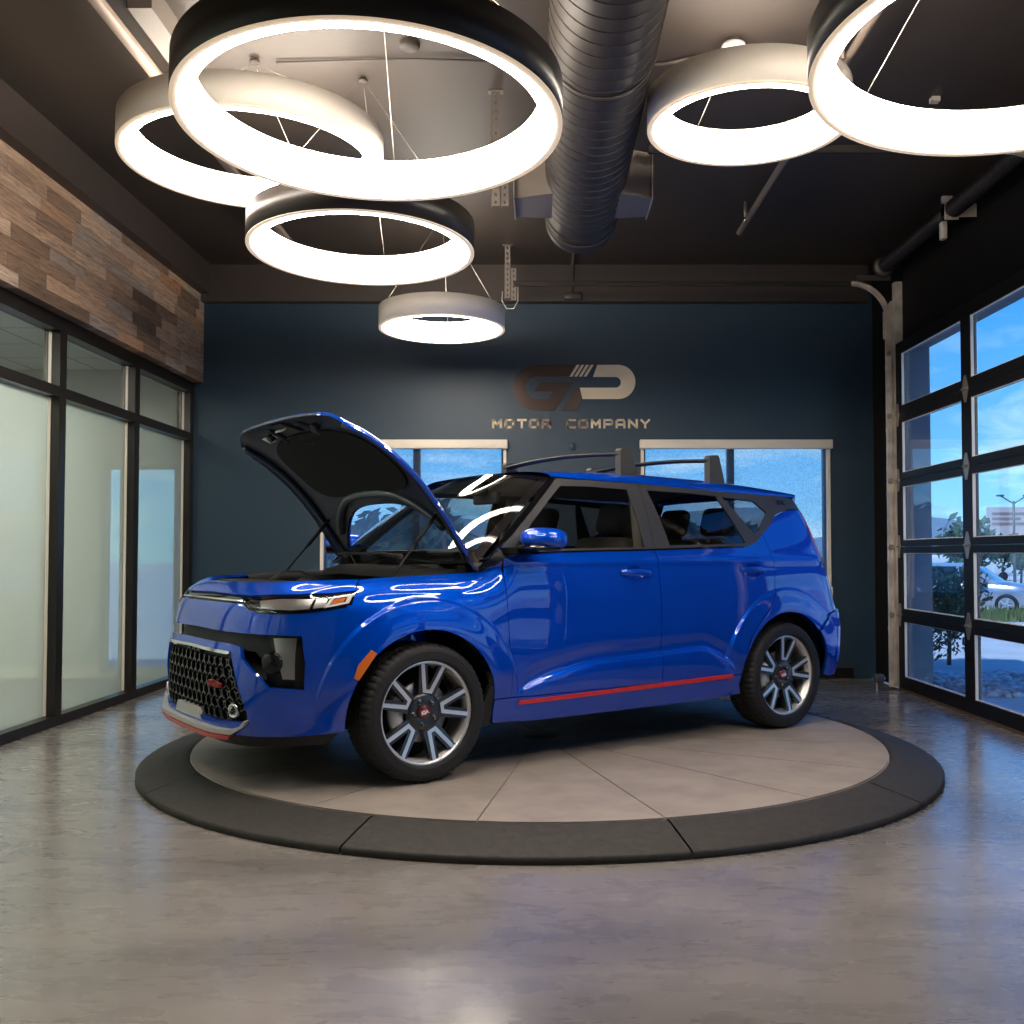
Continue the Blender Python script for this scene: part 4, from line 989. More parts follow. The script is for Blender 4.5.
def track(y, s, lab, xe=-.22):
    """roller track: upright, quarter bend, level run; s: side of the opening (1 far)"""
    r = empty('door_track', (0, 0, 0), 0, lab, 'door track', 'overhead door tracks')
    yy = y+s*.03; R_ = .32; ztop = 3.61; xt = XR_-.055
    c = [(xt, yy, .02)]+[(xt, yy, z) for z in np.linspace(.3, ztop-R_, 6)]
    bend = [(xt-R_+R_*math.cos(a), yy, ztop-R_+R_*math.sin(a)) for a in np.linspace(0, PI/2, 14)]
    def chan(pts):
        mb = MB(); prof = [(-.022,-.014),(-.022,.014),(-.017,.014),(-.017,-.008),(.017,-.008),(.017,.014),(.022,.014),(.022,-.014)]
        P = []
        for i, p in enumerate(pts):
            d = (Vector(pts[min(i+1, len(pts)-1)])-Vector(pts[max(i-1, 0)])).normalized(); nrm = Vector((d.z, 0, -d.x))
            ring = [Vector(p)+nrm*a+Vector((0, -s*b, 0)) for a, b in prof]; P.append([tuple(q) for q in ring]+[tuple(ring[0])])
        return mb.grid(P, smooth=False)
    chan(c).build('upright_track', M_GALV, r); chan(bend[0:]).build('bend_track', M_GALV, r)
    chan([bend[-1], (1.5, yy, ztop), (xe, yy, ztop)]).build('level_track', M_PIPED2, r)
    a = MB().box(XR_+.0, XR_+.066, yy-.03, yy+.04, .02, 3.62).box(XR_-.035, XR_+.066, yy+s*.035, yy+s*.041, .02, 3.20)
    a.prism([(XR_+.066, 3.08), (XR_-.085, 3.12), (XR_-.085, 3.36), (XR_-.02, 3.46), (XR_+.066, 3.50)], yy+s*.036, yy+s*.041, M=Matrix(((1,0,0,0),(0,0,1,0),(0,1,0,0),(0,0,0,1))))
    a.build('jamb_angle', M_GALV, r)
    MB().box(XR_-.32, XR_-.02, yy+s*.016, yy+s*.022, 3.645, 3.685).box(XR_-.32, XR_-.02, yy+s*.01-.012, yy+s*.016+.012, 3.683, 3.689).build('top_bracket', M_GALVD, r)
    for z in (.66, 1.258, 1.844, 2.42, 2.98): 
        MB().cyl((xt, yy-s*.03, z), (xt, yy+s*.012, z), .022, 14).build('track_roller', M_HINGE, r)
        MB().box(xt-.02, XR_+.01, yy+s*.02, yy+s*.026, z-.14, z-.10).build('track_clip', M_GALV, r)
    return r
S(MB().box(XR_+.06, XR_+.302, D1[1], D1[1]+.03, 0, DH).build('trim_4', M_EXTR)); S(MB().box(XR_+.06, XR_+.302, D1[0], D1[1]+.03, DH-.03, DH+.0).build('trim_5', M_EXTR))
track(D1[1], 1, 'far steel door track beside the overhead glass door, curving over under the ceiling')
track(D1[0], -1, 'near steel door track running level under the ceiling between the ring lamps', .66)
sb = empty('sensor_box', (XR_-.20, D1[1]-.09, .0), 0, 'small safety sensor box on the floor beside the foot of the door track', 'sensor')
MB().bevbox(-.05, .03, -.03, .03, .075, .15, .006, 2).build('sensor_housing', M_GALVD, sb); MB().box(-.03, .05, .01, .016, .10, .12).box(-.03, -.02, .0, .016, 0, .10).build('sensor_bracket', M_GALV, sb)
# torsion spring and shaft above the door
ts = empty('wall_mounted_spring', (XR_-.12, 0, 3.735), 0, 'black torsion spring and shaft mounted above the overhead glass door', 'door spring')
MB().cyl((0, D1[0]+.02, 0), (0, D1[1]-.02, 0), .013, 12).build('spring_shaft', M_GALVD, ts)
for y0, y1 in ((7.44, 8.80), (6.05, 7.36)):
    sp = MB(); n = 46; P = []
    for i in range(n*4+1):
        y = y0+(y1-y0)*i/(n*4); r = .062+.006*math.sin(i*PI/2)
        P.append([(r*math.cos(a), y, r*math.sin(a)) for a in [2*PI*k/20 for k in range(21)]])
    sp.grid(P); sp.build('spring_coil', pbr('black_spring_steel', (.035,.032,.030), .45, .6), ts)
MB().lathe([(.02,-.03),(.085,-.03),(.09,-.02),(.075,0),(.09,.02),(.085,.03),(.02,.03)], 32, Matrix.Translation((0, 8.86, 0)) @ Matrix.Rotation(PI/2, 4, 'X')).build('cable_drum', M_GALVD, ts)
MB().box(-.01, .185, 7.392, 7.396, -.05, .05).box(-.075, .0, 7.37, 7.40, .05, .10).box(-.05, .05, 7.385, 7.40, -.07, .07).build('spring_bracket', M_GALV, ts)
MB().bevbox(-.085, -.045, 7.36, 7.42, -.22, -.09, .006, 2).build('shaft_coupler', M_GALV, ts)

# ---- hanging slotted steel of the tracks
M_SLOT = pbr('slotted_steel', (.22, .19, .165), rough=.5, metal=.5)
def hanger(x, y, z0, lab):
    r = empty('slotted_hanger', (x, y, z0), 0, lab, 'track hanger', 'slotted steel track hangers')
    def strip(px, za, zb, w):
        m = MB(); n = int((zb-za)/.045); k = .010
        m.box(px, px+w*.36, -.002, .001, za, zb).box(px+w*.64, px+w, -.002, .001, za, zb)
        for i in range(n+1):
            z = za+(zb-za)*i/(n) if n else za
            m.box(px+w*.36, px+w*.64, -.002, .001, max(za, z-.014), min(zb, z+.014))
        m.box(px-.001, px+.002, -.002, .04, za, zb)
        return m
    strip(0, 0, ZCEIL-z0-.001, .05).build('slotted_angle', M_SLOT, r); strip(.058, -.02 if z0 > 3.4 else 0, .27, .045).build('slotted_angle', M_SLOT, r)
    MB().box(-.02, .07, -.02, .03, ZCEIL-z0-.006, ZCEIL-z0).build('ceiling_plate', M_SLOT, r)
    return r
h1 = hanger(-.30, D1[1]+.10, 3.50, 'slotted steel hanger with a cable loop, near the far wall above the small white ring')
MB().tube([(-.02, -.01, .06), (-.025, -.01, -.03), (.02, -.01, -.10), (.08, -.01, -.10), (.12, -.01, -.03), (.12, -.01, .12)], .004, 6).build('cable_loop', M_GALV, h1)
hanger(-.28, D1[0]+.0, 3.28, 'slotted steel hanger seen through the large black ring lamp beside the duct')

# ---- spiral duct
M_DUCT = pbr('black_duct_metal', (.040, .031, .025), rough=.5, metal=.15, bump=(9, .05))
dx_, dz_, dr_, dy1 = .298, HC+2.36, .25, 7.0
dt = empty('spiral_duct', (dx_, 0, dz_), 0, 'black spiral ventilation duct running under the ceiling towards the far wall', 'duct')
P = []; n = 72
ribs = []
def rr_(i, y):
    ph = ((y/.115)-i/n) % 1.0
    return dr_+(.007 if False else 0)
yy = list(np.arange(YN, 6.60, .1))+[6.62, 6.7, 6.74, 6.745, 6.77, 6.775, 6.9, 6.905, 6.93, 6.935, 7.0]
for y in yy: P.append([(rr_(i, y)*math.cos(2*PI*i/n)+(.006*math.cos(2*PI*i/n) if 6.744 < y < 6.771 or 6.904 < y < 6.931 else 0), y, rr_(i, y)*math.sin(2*PI*i/n)+(.006*math.sin(2*PI*i/n) if 6.744 < y < 6.771 or 6.904 < y < 6.931 else 0)) for i in range(n+1)])
MB().grid(P).build('duct_shell', M_DUCT, dt)
MB().tube([(.2505*math.cos(2*PI*k/40), YN+.105*k/40, .2505*math.sin(2*PI*k/40)) for k in range(int(40*(6.62-YN)/.105))], .0038, 5).build('spiral_seam', M_DUCT, dt)
MB().lathe([(0,0),(.25,0),(.25,-.02)], 72, Matrix.Translation((0, 7.0, 0)) @ Matrix.Rotation(PI/2, 4, 'X')).build('duct_end_cap', M_DUCT, dt)
M_REG = pbr('register_grey', (.22, .185, .16), rough=.5)
for s in (1, -1):
    x0, x1 = s*.20, s*(.445 if s < 0 else .41)
    b = MB().prism([(x0, 6.13), (x1, 6.22), (x1, 6.56), (x0, 6.60)], -.14, .145).build('side_register', M_REG, dt)
    MB().box(x1, x1+s*.006, 6.195, 6.585, -.155, .16).build('register_flange', M_GALV, b)
    MB().add([], []).box(x1+s*.006, x1+s*.008, 6.24, 6.54, -.12, .12).build('register_grille', M_LINER, b)
for y in (2.2, 4.6, 6.85):
    MB().lathe([(.252,-.012),(.257,-.012),(.257,.012),(.252,.012)], 60, Matrix.Translation((0, y, 0)) @ Matrix.Rotation(PI/2, 4, 'X'), closed=True).box(-.012, .012, y-.002, y+.002, .25, ZCEIL-dz_).build('hanger_strap', M_GALVD, dt)

# ---- pipes, conduit and sprinklers under the ceiling
M_PIPE = pbr('tan_painted_pipe', (.34, .27, .215), rough=.45); M_PIPED = pbr('dark_painted_pipe', (.06, .048, .040), rough=.5)
def pipe(name, lab, pts, r, m, cat='pipe'): return tag(MB().tube(pts, r, 14).build(name, m), lab, cat)
ZP = HC+2.65
tag(MB().bevbox(-2.14, -2.08, YN, 8.5, ZP-.02, ZP+.02, .004, 1).build('strut_channel', M_PIPE), 'long tan strut channel under the ceiling over the wood-clad side', 'strut')
b = MB().box(-2.0, -1.88, 4.83, 5.45, ZP+.01, ZCEIL-.001).build('box_channel', pbr('grey_box_channel', (.15,.125,.105), .5)); tag(b, 'short grey box channel fixed to the ceiling beside the tan strut', 'channel')
pipe('sprinkler_pipe', 'tan sprinkler pipe under the ceiling on the overhead-door side', [(1.68, YN, ZP+.04), (1.68, 8.35, ZP+.04)], .024, M_PIPE)
def sprinkler(x, y, lab):
    r = empty('hanging_sprinkler', (x, y, ZP+.04), 0, lab, 'sprinkler', 'sprinkler heads')
    MB().cyl((0,0,-.02), (0,0,-.055), .009, 10).build('sprinkler_stem', M_CHROME, r)
    MB().lathe([(.0,-.058),(.020,-.056),(.022,-.060),(.0,-.062)], 14).build('deflector', pbr('brass', (.7,.45,.18), .3, 1.), r)
    MB().cyl((0,0,-.02), (0,0,ZCEIL-ZP-.0405), .012, 10).build('sprinkler_nipple', M_PIPE, r)
sprinkler(-2.035, 5.52, 'brass sprinkler head beside the tan strut channel'); sprinkler(1.64, 5.35, 'brass sprinkler head on the pipe above the large black ring at the door side'); sprinkler(1.64, 7.9, 'brass sprinkler head near the far end of the sprinkler pipe')
sd = empty('junction_box', (-.70, 5.43, ZCEIL), 0, 'round ceiling junction box seen through the large black ring lamp', 'junction box')
MB().lathe([(.0,-.032),(.05,-.03),(.056,-.02),(.056,-.0005)], 32).build('box_cover', M_PIPED, sd)
pipe('conduit', 'thin dark conduit along the ceiling past the round junction box', [(-1.48, 5.62, ZCEIL-.012), (-.70, 5.58, ZCEIL-.012), (.04, 5.62, ZCEIL-.012)], .006, M_PIPED, 'conduit')
pipe('conduit', 'dark conduit feeding the white ring lamp on the door side', [(.56, 5.63, ZCEIL-.02), (.72, 5.62, ZCEIL-.02), (.94, 5.52, ZCEIL-.02)], .012, M_PIPED, 'conduit')
pipe('conduit', 'dark conduit dropping behind the duct end onto the far beam', [(.33, 7.6, ZCEIL-.02), (.33, YB-.14, ZCEIL-.02), (.33, YB-.128, 3.705)], .014, M_PIPED, 'conduit')
pb = MB().bevbox(.25, .41, YB-.16, YB-.109, 3.635, 3.70, .004, 1).build('pull_box', M_PIPED); tag(pb, 'flat dark pull box on the far beam below the duct', 'junction box')
co_ = MB(); co_.box(2.40, 2.45, 6.06, 6.11, ZCEIL-.03, ZCEIL-.0005); tag(co_.build('ceiling_anchor', M_GALV), 'small blue-grey anchor plate on the ceiling above the door-side black ring', 'bracket')
wp = MB().bevbox(.305, .36, YB-.008, YB-.0005, 2.20, 2.27, .003, 1).build('wall_plate', M_WALLB); tag(wp, 'small blank wall plate painted blue, below the wall lettering', 'wall plate')

# ---- ring lamps
M_GLOW = emit('led_diffuser', (1., .885, .75), GLOW)
M_LB = pbr('black_lamp_body', (.030, .025, .022), rough=.4); M_LW = pbr('white_lamp_body', (.88, .81, .72), rough=.5); M_LIP = pbr('glowing_cream_lamp_rim', (.75, .66, .55), rough=.45, emit=(1., .74, .50), es=.5)
M_WIRE = pbr('thin_steel_cable', (.6, .55, .48), rough=.4, metal=.6)
def ring_lamp(x, y, H, R, black, lab, tilt=0., dy=0., h=.17, w=.088):
    zb = HC+H; r = empty('ring_lamp', (x, y, zb), 0, lab, 'pendant lamp', 'ring pendant lamps'); tl = Matrix.Rotation(tilt, 4, 'X')
    body = M_LB if black else M_LW; ri = R-w
    MB().lathe([(R-.014,.001),(R,.001),(R,h),(ri+.01,h),(ri+.01,h-.006),(R-.012,h-.006),(R-.014,.012)], 128, tl, closed=True).build('lamp_body', body, r)
    MB().lathe([(R-.001,-.004),(R-.001,.0005),(R-.028,.0005),(R-.028,-.004)], 128, tl, closed=True).build('lamp_rim', M_LIP, r)
    MB().lathe([(R-.0285,-.001),(ri+.012,-.001),(ri,.010),(ri,h-.010),(ri+.008,h-.007),(ri+.02,h-.008),(ri+.02,.012),(R-.0285,.006)], 128, tl, closed=True).build('diffuser', M_GLOW, r)
    top = ZCEIL-zb
    for k in range(3):
        a = math.radians(100+120*k+13*x); a_ = tl @ Vector(((R-.03)*math.cos(a), (R-.03)*math.sin(a), h)); MB().tube([a_, (.03*math.cos(a), dy+.03*math.sin(a), top-.05)], .0022, 6).build('suspension_cable', M_WIRE, r)
    k_ = 1. if dy else .45
    MB().lathe([(0,top-.062*k_),(.060*k_,top-.06*k_),(.064*k_,top-.05*k_),(.064*k_,top-.03*k_),(.04*k_,top-.028*k_)], 32, Matrix.Translation((0, dy, 0))).lathe([(.042*k_,top-.03*k_),(.042*k_,top-.0005)], 24, Matrix.Translation((0, dy, 0)), 1).build('ceiling_canopy', [M_LW if dy else M_CEIL, M_PIPED], r)
    return r
ring_lamp(-.686, 4.106, 1.77, .788, True, 'largest black ring lamp nearest the photographer, beside the spiral duct', -.0433)
ring_lamp(-1.596, 5.599, 2.20, .720, False, 'large white ring lamp near the wood-clad wall, behind the biggest black ring', -.0223)
ring_lamp(-1.026, 5.828, 1.77, .654, True, 'medium black ring lamp hanging above the small white ring', -.036)
ring_lamp(-.787, 8.231, 1.85, .516, False, 'small low white ring lamp closest to the far wall', -.0147)
ring_lamp(1.06, 5.03, 2.16, .507, False, 'white ring lamp close under the ceiling between the duct and the overhead door', 0., .36)
ring_lamp(1.806, 3.53, 1.77, .82, True, 'large black ring lamp on the overhead-door side, partly outside the view', -.036)

# ---- turntable
M_DISC2 = pbr('pale_stone_tile', (.33, .285, .25), rough=.48, var=(5, .16), bump=(40, .05)); M_RUB = pbr('black_rubber_ramp', (.032, .028, .025), rough=.7, var=(30, .25), bump=(120, .25))
M_GROUT = pbr('wedge_seam', (.44, .40, .36), rough=.7)
TX, TY, RI, RO = .01, 6.18, 2.005, 2.285
tt = empty('turntable', (TX, TY, 0), 0, 'round display turntable of pale wedge tiles with a black rubber ramp, under the car', 'turntable')
MB().lathe([(0,.001),(RI+.004,.001),(RI+.004,PLAT-.008),(0,PLAT-.008)], 128).build('turntable_base', M_GROUT, tt)
for k in range(16):
    a0 = math.radians(-75+22.5*k); a1 = math.radians(-75+22.5*(k+1)); g = .0035
    pts = []
    n = 18
    for i in range(n+1):
        r = RI; da = g/r; a = a0+da+(a1-a0-2*da)*i/n; pts.append((r*math.cos(a), r*math.sin(a)))
    am = (a0+a1)/2; ri = g/math.sin((a1-a0)/2)+.10; 
    for i in range(4):
        da = g/.12; a = a1-da-(a1-a0-2*da)*i/3; pts.append((.12*math.cos(a), .12*math.sin(a)))
    MB().prism(pts, PLAT-.008, PLAT).build('wedge_tile', M_DISC2, tt)
MB().lathe([(.118,PLAT-.008),(.118,PLAT-.0005),(0,PLAT-.0005)], 48).build('hub_plate', M_GALVD, tt)
for k in range(10):
    ang = [-75, -39, -3, 33, 69, 105, 141, 177, 213, 249.7, 285]; a0 = math.radians(ang[k])+.0022; a1 = math.radians(ang[k+1])-.0022
    MB().lathe([(RI+.008,0.0005),(RI+.008,PLAT-.006),(RI+.02,PLAT-.002),(RI+.05,PLAT-.003),(RO-.012,.034),(RO,.026),(RO,.0005)], 20, a0=a0, a1=a1, closed=True).build('ramp_segment', M_RUB, tt)
    o = list(tt.children)[-1]
    
# ---- lettering and emblem on the far wall
def gold():
    m, nt, out = _mat('brushed_bronze_letters'); b = N(nt, 'ShaderNodeBsdfPrincipled'); nt.links.new(b.outputs[0], out.inputs[0])
    tc = N(nt, 'ShaderNodeTexCoord'); n = N(nt, 'ShaderNodeTexNoise', Scale=120., Detail=4.); nt.links.new(tc.outputs['Object'], n.inputs['Vector'])
    bp = N(nt, 'ShaderNodeBump', Strength=.6, Distance=.02); nt.links.new(n.outputs['Fac'], bp.inputs['Height']); nt.links.new(bp.outputs[0], b.inputs['Normal'])
    b.inputs['Base Color'].default_value = (.92, .77, .56, 1); b.inputs['Metallic'].default_value = .3; b.inputs['Roughness'].default_value = .3; return m
M_SIGN = gold()
M_SIGND = pbr('bronze_painted_dark_reflection', (.045, .030, .026), rough=.3, metal=.6)  # dark room mirrored in the metal emblem, put into the base colour
M_SIGNM = pbr('bronze_painted_dim_reflection', (.24, .18, .15), rough=.3, metal=.8)  # weaker dark reflection on some letters, put into the base colour
sg_ = empty('wall_sign', (0, YB, 0), 0, 'bronze metal wall lettering with a large two-letter emblem, on the blue wall above the car', 'sign')
# emblem points measured in a 1024x512 drawing of it, 1 unit = .00185 m
def ep(u, v): return ((u-480)*.00189+.353, HC+(2.0363-.0)*1-(v-240)*.00189-.416)
def arcp(cx, cy, r, a0, a1, n=14): return [(cx+r*math.cos(math.radians(a0+(a1-a0)*i/n)), cy+r*math.sin(math.radians(a0+(a1-a0)*i/n))) for i in range(n+1)]
def emblem(pts, d=.012):
    q = [ep(u, v) for u, v in pts]; return MB().prism(q, 0, d, M=Matrix(((1,0,0,0),(0,0,-1,-.001),(0,1,0,0),(0,0,0,1))))
Gp = [(487,122)]+[(455,182),(290,182)]+arcp(290,240,58,270,90)[1:]+[(348,298),(372,262),(272,260),(308,212),(476,212),(378,356),(280,356)]+arcp(282,239,117,90,270)[1:]
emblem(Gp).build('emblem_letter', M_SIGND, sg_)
for i in range(4):
    u = 492+i*24; emblem([(u,122),(u+15,122),(u-22,182),(u-37,182)]).build('emblem_stripe', M_SIGN, sg_)
Pp = [(598,122),(705,122)]+arcp(705,210,88,270,450)+[(560,298),(521,298),(508,240),(690,240)]+arcp(690,212,28,90,-90)+[(575,184)]
emblem(Pp).build('emblem_letter', M_SIGN, sg_)
emblem([(490,240),(507,240),(520,298),(490,356),(413,356)]).build('emblem_stripe', M_SIGND, sg_)  # leg of the P, split off to carry the painted dark reflection
zt = HC+(555-424)*YB/1010*1.0
cx_ = ((492+653)/2-538)*YB/1010
GLY = {  # wide square letters as strokes on a 1 x .8 cell
 'M': [[(0,0),(0,.8)],[(0,.8),(.5,.28)],[(.5,.28),(1,.8)],[(1,.8),(1,0)]],
 'O': [[(.12,0),(.88,0),(1,.14),(1,.66),(.88,.8),(.12,.8),(0,.66),(0,.14),(.12,0)]],
 'T': [[(0,.8),(1,.8)],[(.5,.8),(.5,0)]],
 'R': [[(0,0),(0,.8),(.88,.8),(1,.7),(1,.46),(.88,.36),(0,.36)],[(.62,.36),(1,0)]],
 'C': [[(1,.8),(.12,.8),(0,.66),(0,.14),(.12,0),(1,0)]],
 'P': [[(0,0),(0,.8),(.88,.8),(1,.7),(1,.44),(.88,.34),(0,.34)]],
 'A': [[(0,0),(0,.62),(.16,.8),(.84,.8),(1,.62),(1,0)],[(0,.30),(1,.30)]],
 'N': [[(0,0),(0,.8)],[(0,.8),(1,0)],[(1,0),(1,.8)]],
 'Y': [[(0,.8),(.5,.38)],[(1,.8),(.5,.38)],[(.5,.38),(.5,0)]]}
def letter(ch, x0, z0, w, h, t, mat):
    mb = MB(); M_ = Matrix(((1,0,0,0),(0,0,-1,YB-.001),(0,1,0,0),(0,0,0,1)))
    for L in GLY[ch]:
        P = [(x0+t/2+a*(w-t), z0+t/2+b/.8*(h-t)) for a, b in L]
        for (ax, az), (bx, bz) in zip(P[:-1], P[1:]):
            d = Vector((bx-ax, bz-az)).normalized(); n = Vector((-d.y, d.x))*t/2; e = d*t*.42
            mb.prism([(ax+n.x-e.x, az+n.y-e.y), (bx+n.x+e.x, bz+n.y+e.y), (bx-n.x+e.x, bz-n.y+e.y), (ax-n.x-e.x, az-n.y-e.y)], 0, .010, M=M_)
    o = mb.build('letter', mat, sg_); o.matrix_parent_inverse = Matrix.Translation((0, -YB, 0)); return o
x_ = (492-538)*YB/1010; adv = (653-492)*YB/1010/13.0
for k, ch in enumerate('MOTOR COMPANY'):
    if ch != ' ': letter(ch, x_+k*adv+(.0 if k < 5 else .0), zt-.040, adv*.80, .092, .021, M_SIGNM if 4 <= k <= 7 else M_SIGN)  # letters R, C, O take the painted dim reflection
# ================================================================== OUTSIDE
M_ASPH = pbr('pale_concrete_paving', (.50, .51, .52), rough=.85, var=(1.2, .12))
M_ROAD = pbr('grey_asphalt', (.16, .165, .17), rough=.9, var=(2, .15))
M_EXT = pbr('grey_stucco', (.085, .095, .12), rough=.85, bump=(60, .3))
S(MB().box(-120, 3.46, YB+.24, 21, -.80, -.05).box(3.46, 160, -60, 21, -.80, -.05).box(-120, 160, 21, 220, -.80, -.72).build('ground_outside', M_ASPH))
S(MB().box(XR_+.30, 3.62, -4, 9.05, 3.2, 3.45).build('roof_outside', M_EXT))
S(MB().box(-7.5, 3.75, -4, 10.1, 4.25, 4.5).build('roof_slab', M_EXT))
# pebbles by the door, grass strip
rnd = random.Random(3)
pe = MB()
for i in range(900):
    x, y = 3.78+2.2*rnd.random(), 8.8+1.7*rnd.random()**1.2
    s = .02+.035*rnd.random(); pe.ball((x, y, -.05+s*.3), s, 6, sc=(1, 1+.4*rnd.random(), .6))
tag(pe.build('pebbles', pbr('pale_pebble', (.5,.51,.52), .8, var=(12, .5))), 'strip of pale river pebbles outside the overhead door', 'pebbles', kind='stuff')
gr = MB()
for i in range(5200):
    x, y = 6.4+7.0*rnd.random(), 18.6+2.2*rnd.random(); h = .10+.16*rnd.random(); a = rnd.random()*6.28; dx, dy = .02*math.cos(a), .02*math.sin(a); lx, ly = .10*(rnd.random()-.5), .10*(rnd.random()-.5)
    gr.add([(x-dx, y-dy, -.05), (x+dx, y+dy, -.05), (x+lx, y+ly, h-.05)], [(0,1,2)])
tag(gr.build('grass', pbr('dry_grass', (.16,.20,.07), .9)), 'rough grass strip in front of the parked silver car', 'grass', kind='stuff')
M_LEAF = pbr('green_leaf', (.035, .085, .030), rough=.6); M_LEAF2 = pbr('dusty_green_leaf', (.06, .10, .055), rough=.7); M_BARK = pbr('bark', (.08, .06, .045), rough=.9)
def foliage(mb, c, rad, n, size, seed, sc=(1, 1, 1)):
    q = random.Random(seed)
    for i in range(n):
        u = q.random()**.45; t = math.acos(2*q.random()-1); p = q.random()*6.28; bump = 1+.25*math.sin(3*p+seed)*math.sin(2*t)
        r = rad*u*bump; x = c[0]+sc[0]*r*math.sin(t)*math.cos(p); y = c[1]+sc[1]*r*math.sin(t)*math.sin(p); z = c[2]+sc[2]*r*math.cos(t)
        a = Vector((q.random()-.5, q.random()-.5, q.random()-.5)).normalized(); b = a.orthogonal().normalized(); d = a.cross(b); s = size*(.6+.8*q.random())
        P = Vector((x, y, z)); mb.add([P-b*s, P+d*s*.45, P+b*s, P-d*s*.45], [(0,1,2,3)])
    return mb
def tree(x, y, h, r, lab, seed, n=1400, size=.16, leaf=M_LEAF, name='tree', cat='tree', group=None, lo=.45, z0=-.72):
    o = empty(name, (x, y, z0), 0, lab, cat, group)
    f = MB(); q = random.Random(seed)
    for k in range(5): foliage(f, (r*.45*(q.random()-.5)*2, r*.45*(q.random()-.5)*2, h*(lo+.4*q.random())), r*.62, n//5, size, seed*7+k, (1, 1, .9))
    f.build('foliage', leaf, o)
    t = MB().tube([(0,0,0),(.03*r,0,h*.3),(0,.04*r,h*.65)], [.04*r+.006,.03*r+.004,.006], 8)
    for k in range(4): t.tube([(0,0,h*.28),(r*.4*math.cos(k*1.6),r*.4*math.sin(k*1.6),h*.62)], [.02*r+.003,.004], 6)
    t.build('trunk', M_BARK, o); return o
tree(4.62, 11.4, 1.22, .52, 'leafy green shrub just outside the overhead door beside the grey outer wall', 5, 2600, .035, M_LEAF, 'shrub', 'shrub', lo=.30, z0=-.05)
br = empty('low_plant', (4.0, 10.65, -.05), 0, 'low leafy sprig leaning out over the pebbles outside the overhead door', 'plant')
st_ = MB(); lf = MB(); q = random.Random(9)
for k in range(7):
    a = -.5+.35*k; L = .25+.18*q.random(); tip = (L*math.cos(a), -.25*L, .38+.16*math.sin(k*1.7)); st_.tube([(0,0,0),(.3*tip[0],.2*tip[1],.3),tip], [.006,.005,.003], 6)
    for j in range(16):
        u = .45+.55*j/15; p = Vector((tip[0]*u, tip[1]*u, .1+(tip[2]-.1)*u)); foliage(lf, p, .03, 2, .022, k*31+j)
st_.build('stem', M_BARK, br); lf.build('leaves', M_LEAF, br)
q = random.Random(21)
k = 0
for x, y, h, r in ((26, 62, 4.0, 2.3), (32, 67, 3.0, 2.0), (38, 62, 4.4, 2.5), (44.5, 66, 4.4, 2.4), (51, 61, 5.0, 2.6), (58, 65, 4.2, 2.4), (65, 60, 5.0, 2.6)):
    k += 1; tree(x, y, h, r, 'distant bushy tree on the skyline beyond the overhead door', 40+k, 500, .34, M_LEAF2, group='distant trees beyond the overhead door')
for x, y, h, r in ((-7.6, 25, 2.9, 1.5), (-4.9, 28, 3.3, 1.5), (-2.4, 25, 2.9, 1.4), (.6, 29, 2.8, 1.3), (3.2, 25, 2.3, 1.2), (5.9, 29, 2.5, 1.3)):
    k += 1; tree(x, y, h, r, 'dark bushy tree outside behind the far-wall blinds', 40+k, 1300, .24, M_LEAF, group='trees behind the far-wall blinds')
# low hills
hl = MB(); P = []
for i in range(61):
    x = -60+6*i; P.append([(x, 190+.1*i, -.1), (x, 192, (5.5+3.5*math.sin(i*.33)+2.2*math.sin(i*.9+1))*.62+2.2), (x, 215, -.1)])
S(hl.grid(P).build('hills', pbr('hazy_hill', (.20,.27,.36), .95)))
# billboard, lamp post, white vans
bb = empty('billboard', (57.0, 120, -.72), 0, 'distant pale billboard with rows of small text and a round picture', 'billboard')
MB().box(-3.6, 3.2, -.2, .2, 4.2, 7.6).build('board_panel', pbr('pale_pink_board', (.62,.47,.44), .7), bb)
MB().lathe([(0,.2),(1.9,.2),(2.0,.1),(2.0,-.1),(0,-.1)], 32, Matrix.Translation((4.6, -.25, 6.2)) @ Matrix.Rotation(PI/2, 4, 'X')).build('round_picture', pbr('grey_mauve_print', (.33,.30,.36), .7), bb)
for z, w in ((6.8, 4.4), (6.2, 3.4), (5.6, 4.0)): MB().box(-3.1, -3.1+w, -.23, -.2, z-.16, z+.16).build('text_row', pbr('brown_print', (.33,.20,.17), .7), bb)
MB().box(.2, 1.0, -.3, .3, 0, 4.2).build('board_post', pbr('pale_post', (.6,.65,.7), .7), bb)
lp_ = empty('street_lamp', (26.4, 56, -.72), 0, 'tall thin street lamp with two arms in front of the billboard', 'street lamp')
MB().tube([(0,0,0),(0,0,4.9)], [.09,.06], 8).build('pole', M_GALVD, lp_); 
for s in (1, -1): MB().tube([(0,0,4.75),(s*.75,0,5.2)], .035, 6).bevbox(s*.75-.2, s*.75+.2, -.09, .09, 5.15, 5.25, .02, 1).build('lamp_arm', M_GALVD, lp_)
for i, (x, y) in enumerate(((29, 72), (35.5, 75), (48, 76), (54, 74))):
    v = empty('parked_van', (x, y, -.72), 0, 'tiny white vehicle parked far away beyond the overhead door', 'van', 'far parked vehicles')
    MB().bevbox(-2.2, 2.2, -.9, .9, .35, 1.9, .25, 3).build('van_body', pbr('van_white', (.75,.77,.8), .5), v)
    for a in (-1.4, 1.4): MB().cyl((a, -.92, .34), (a, -.70, .34), .34, 16).build('van_wheel', M_TYRE, v)
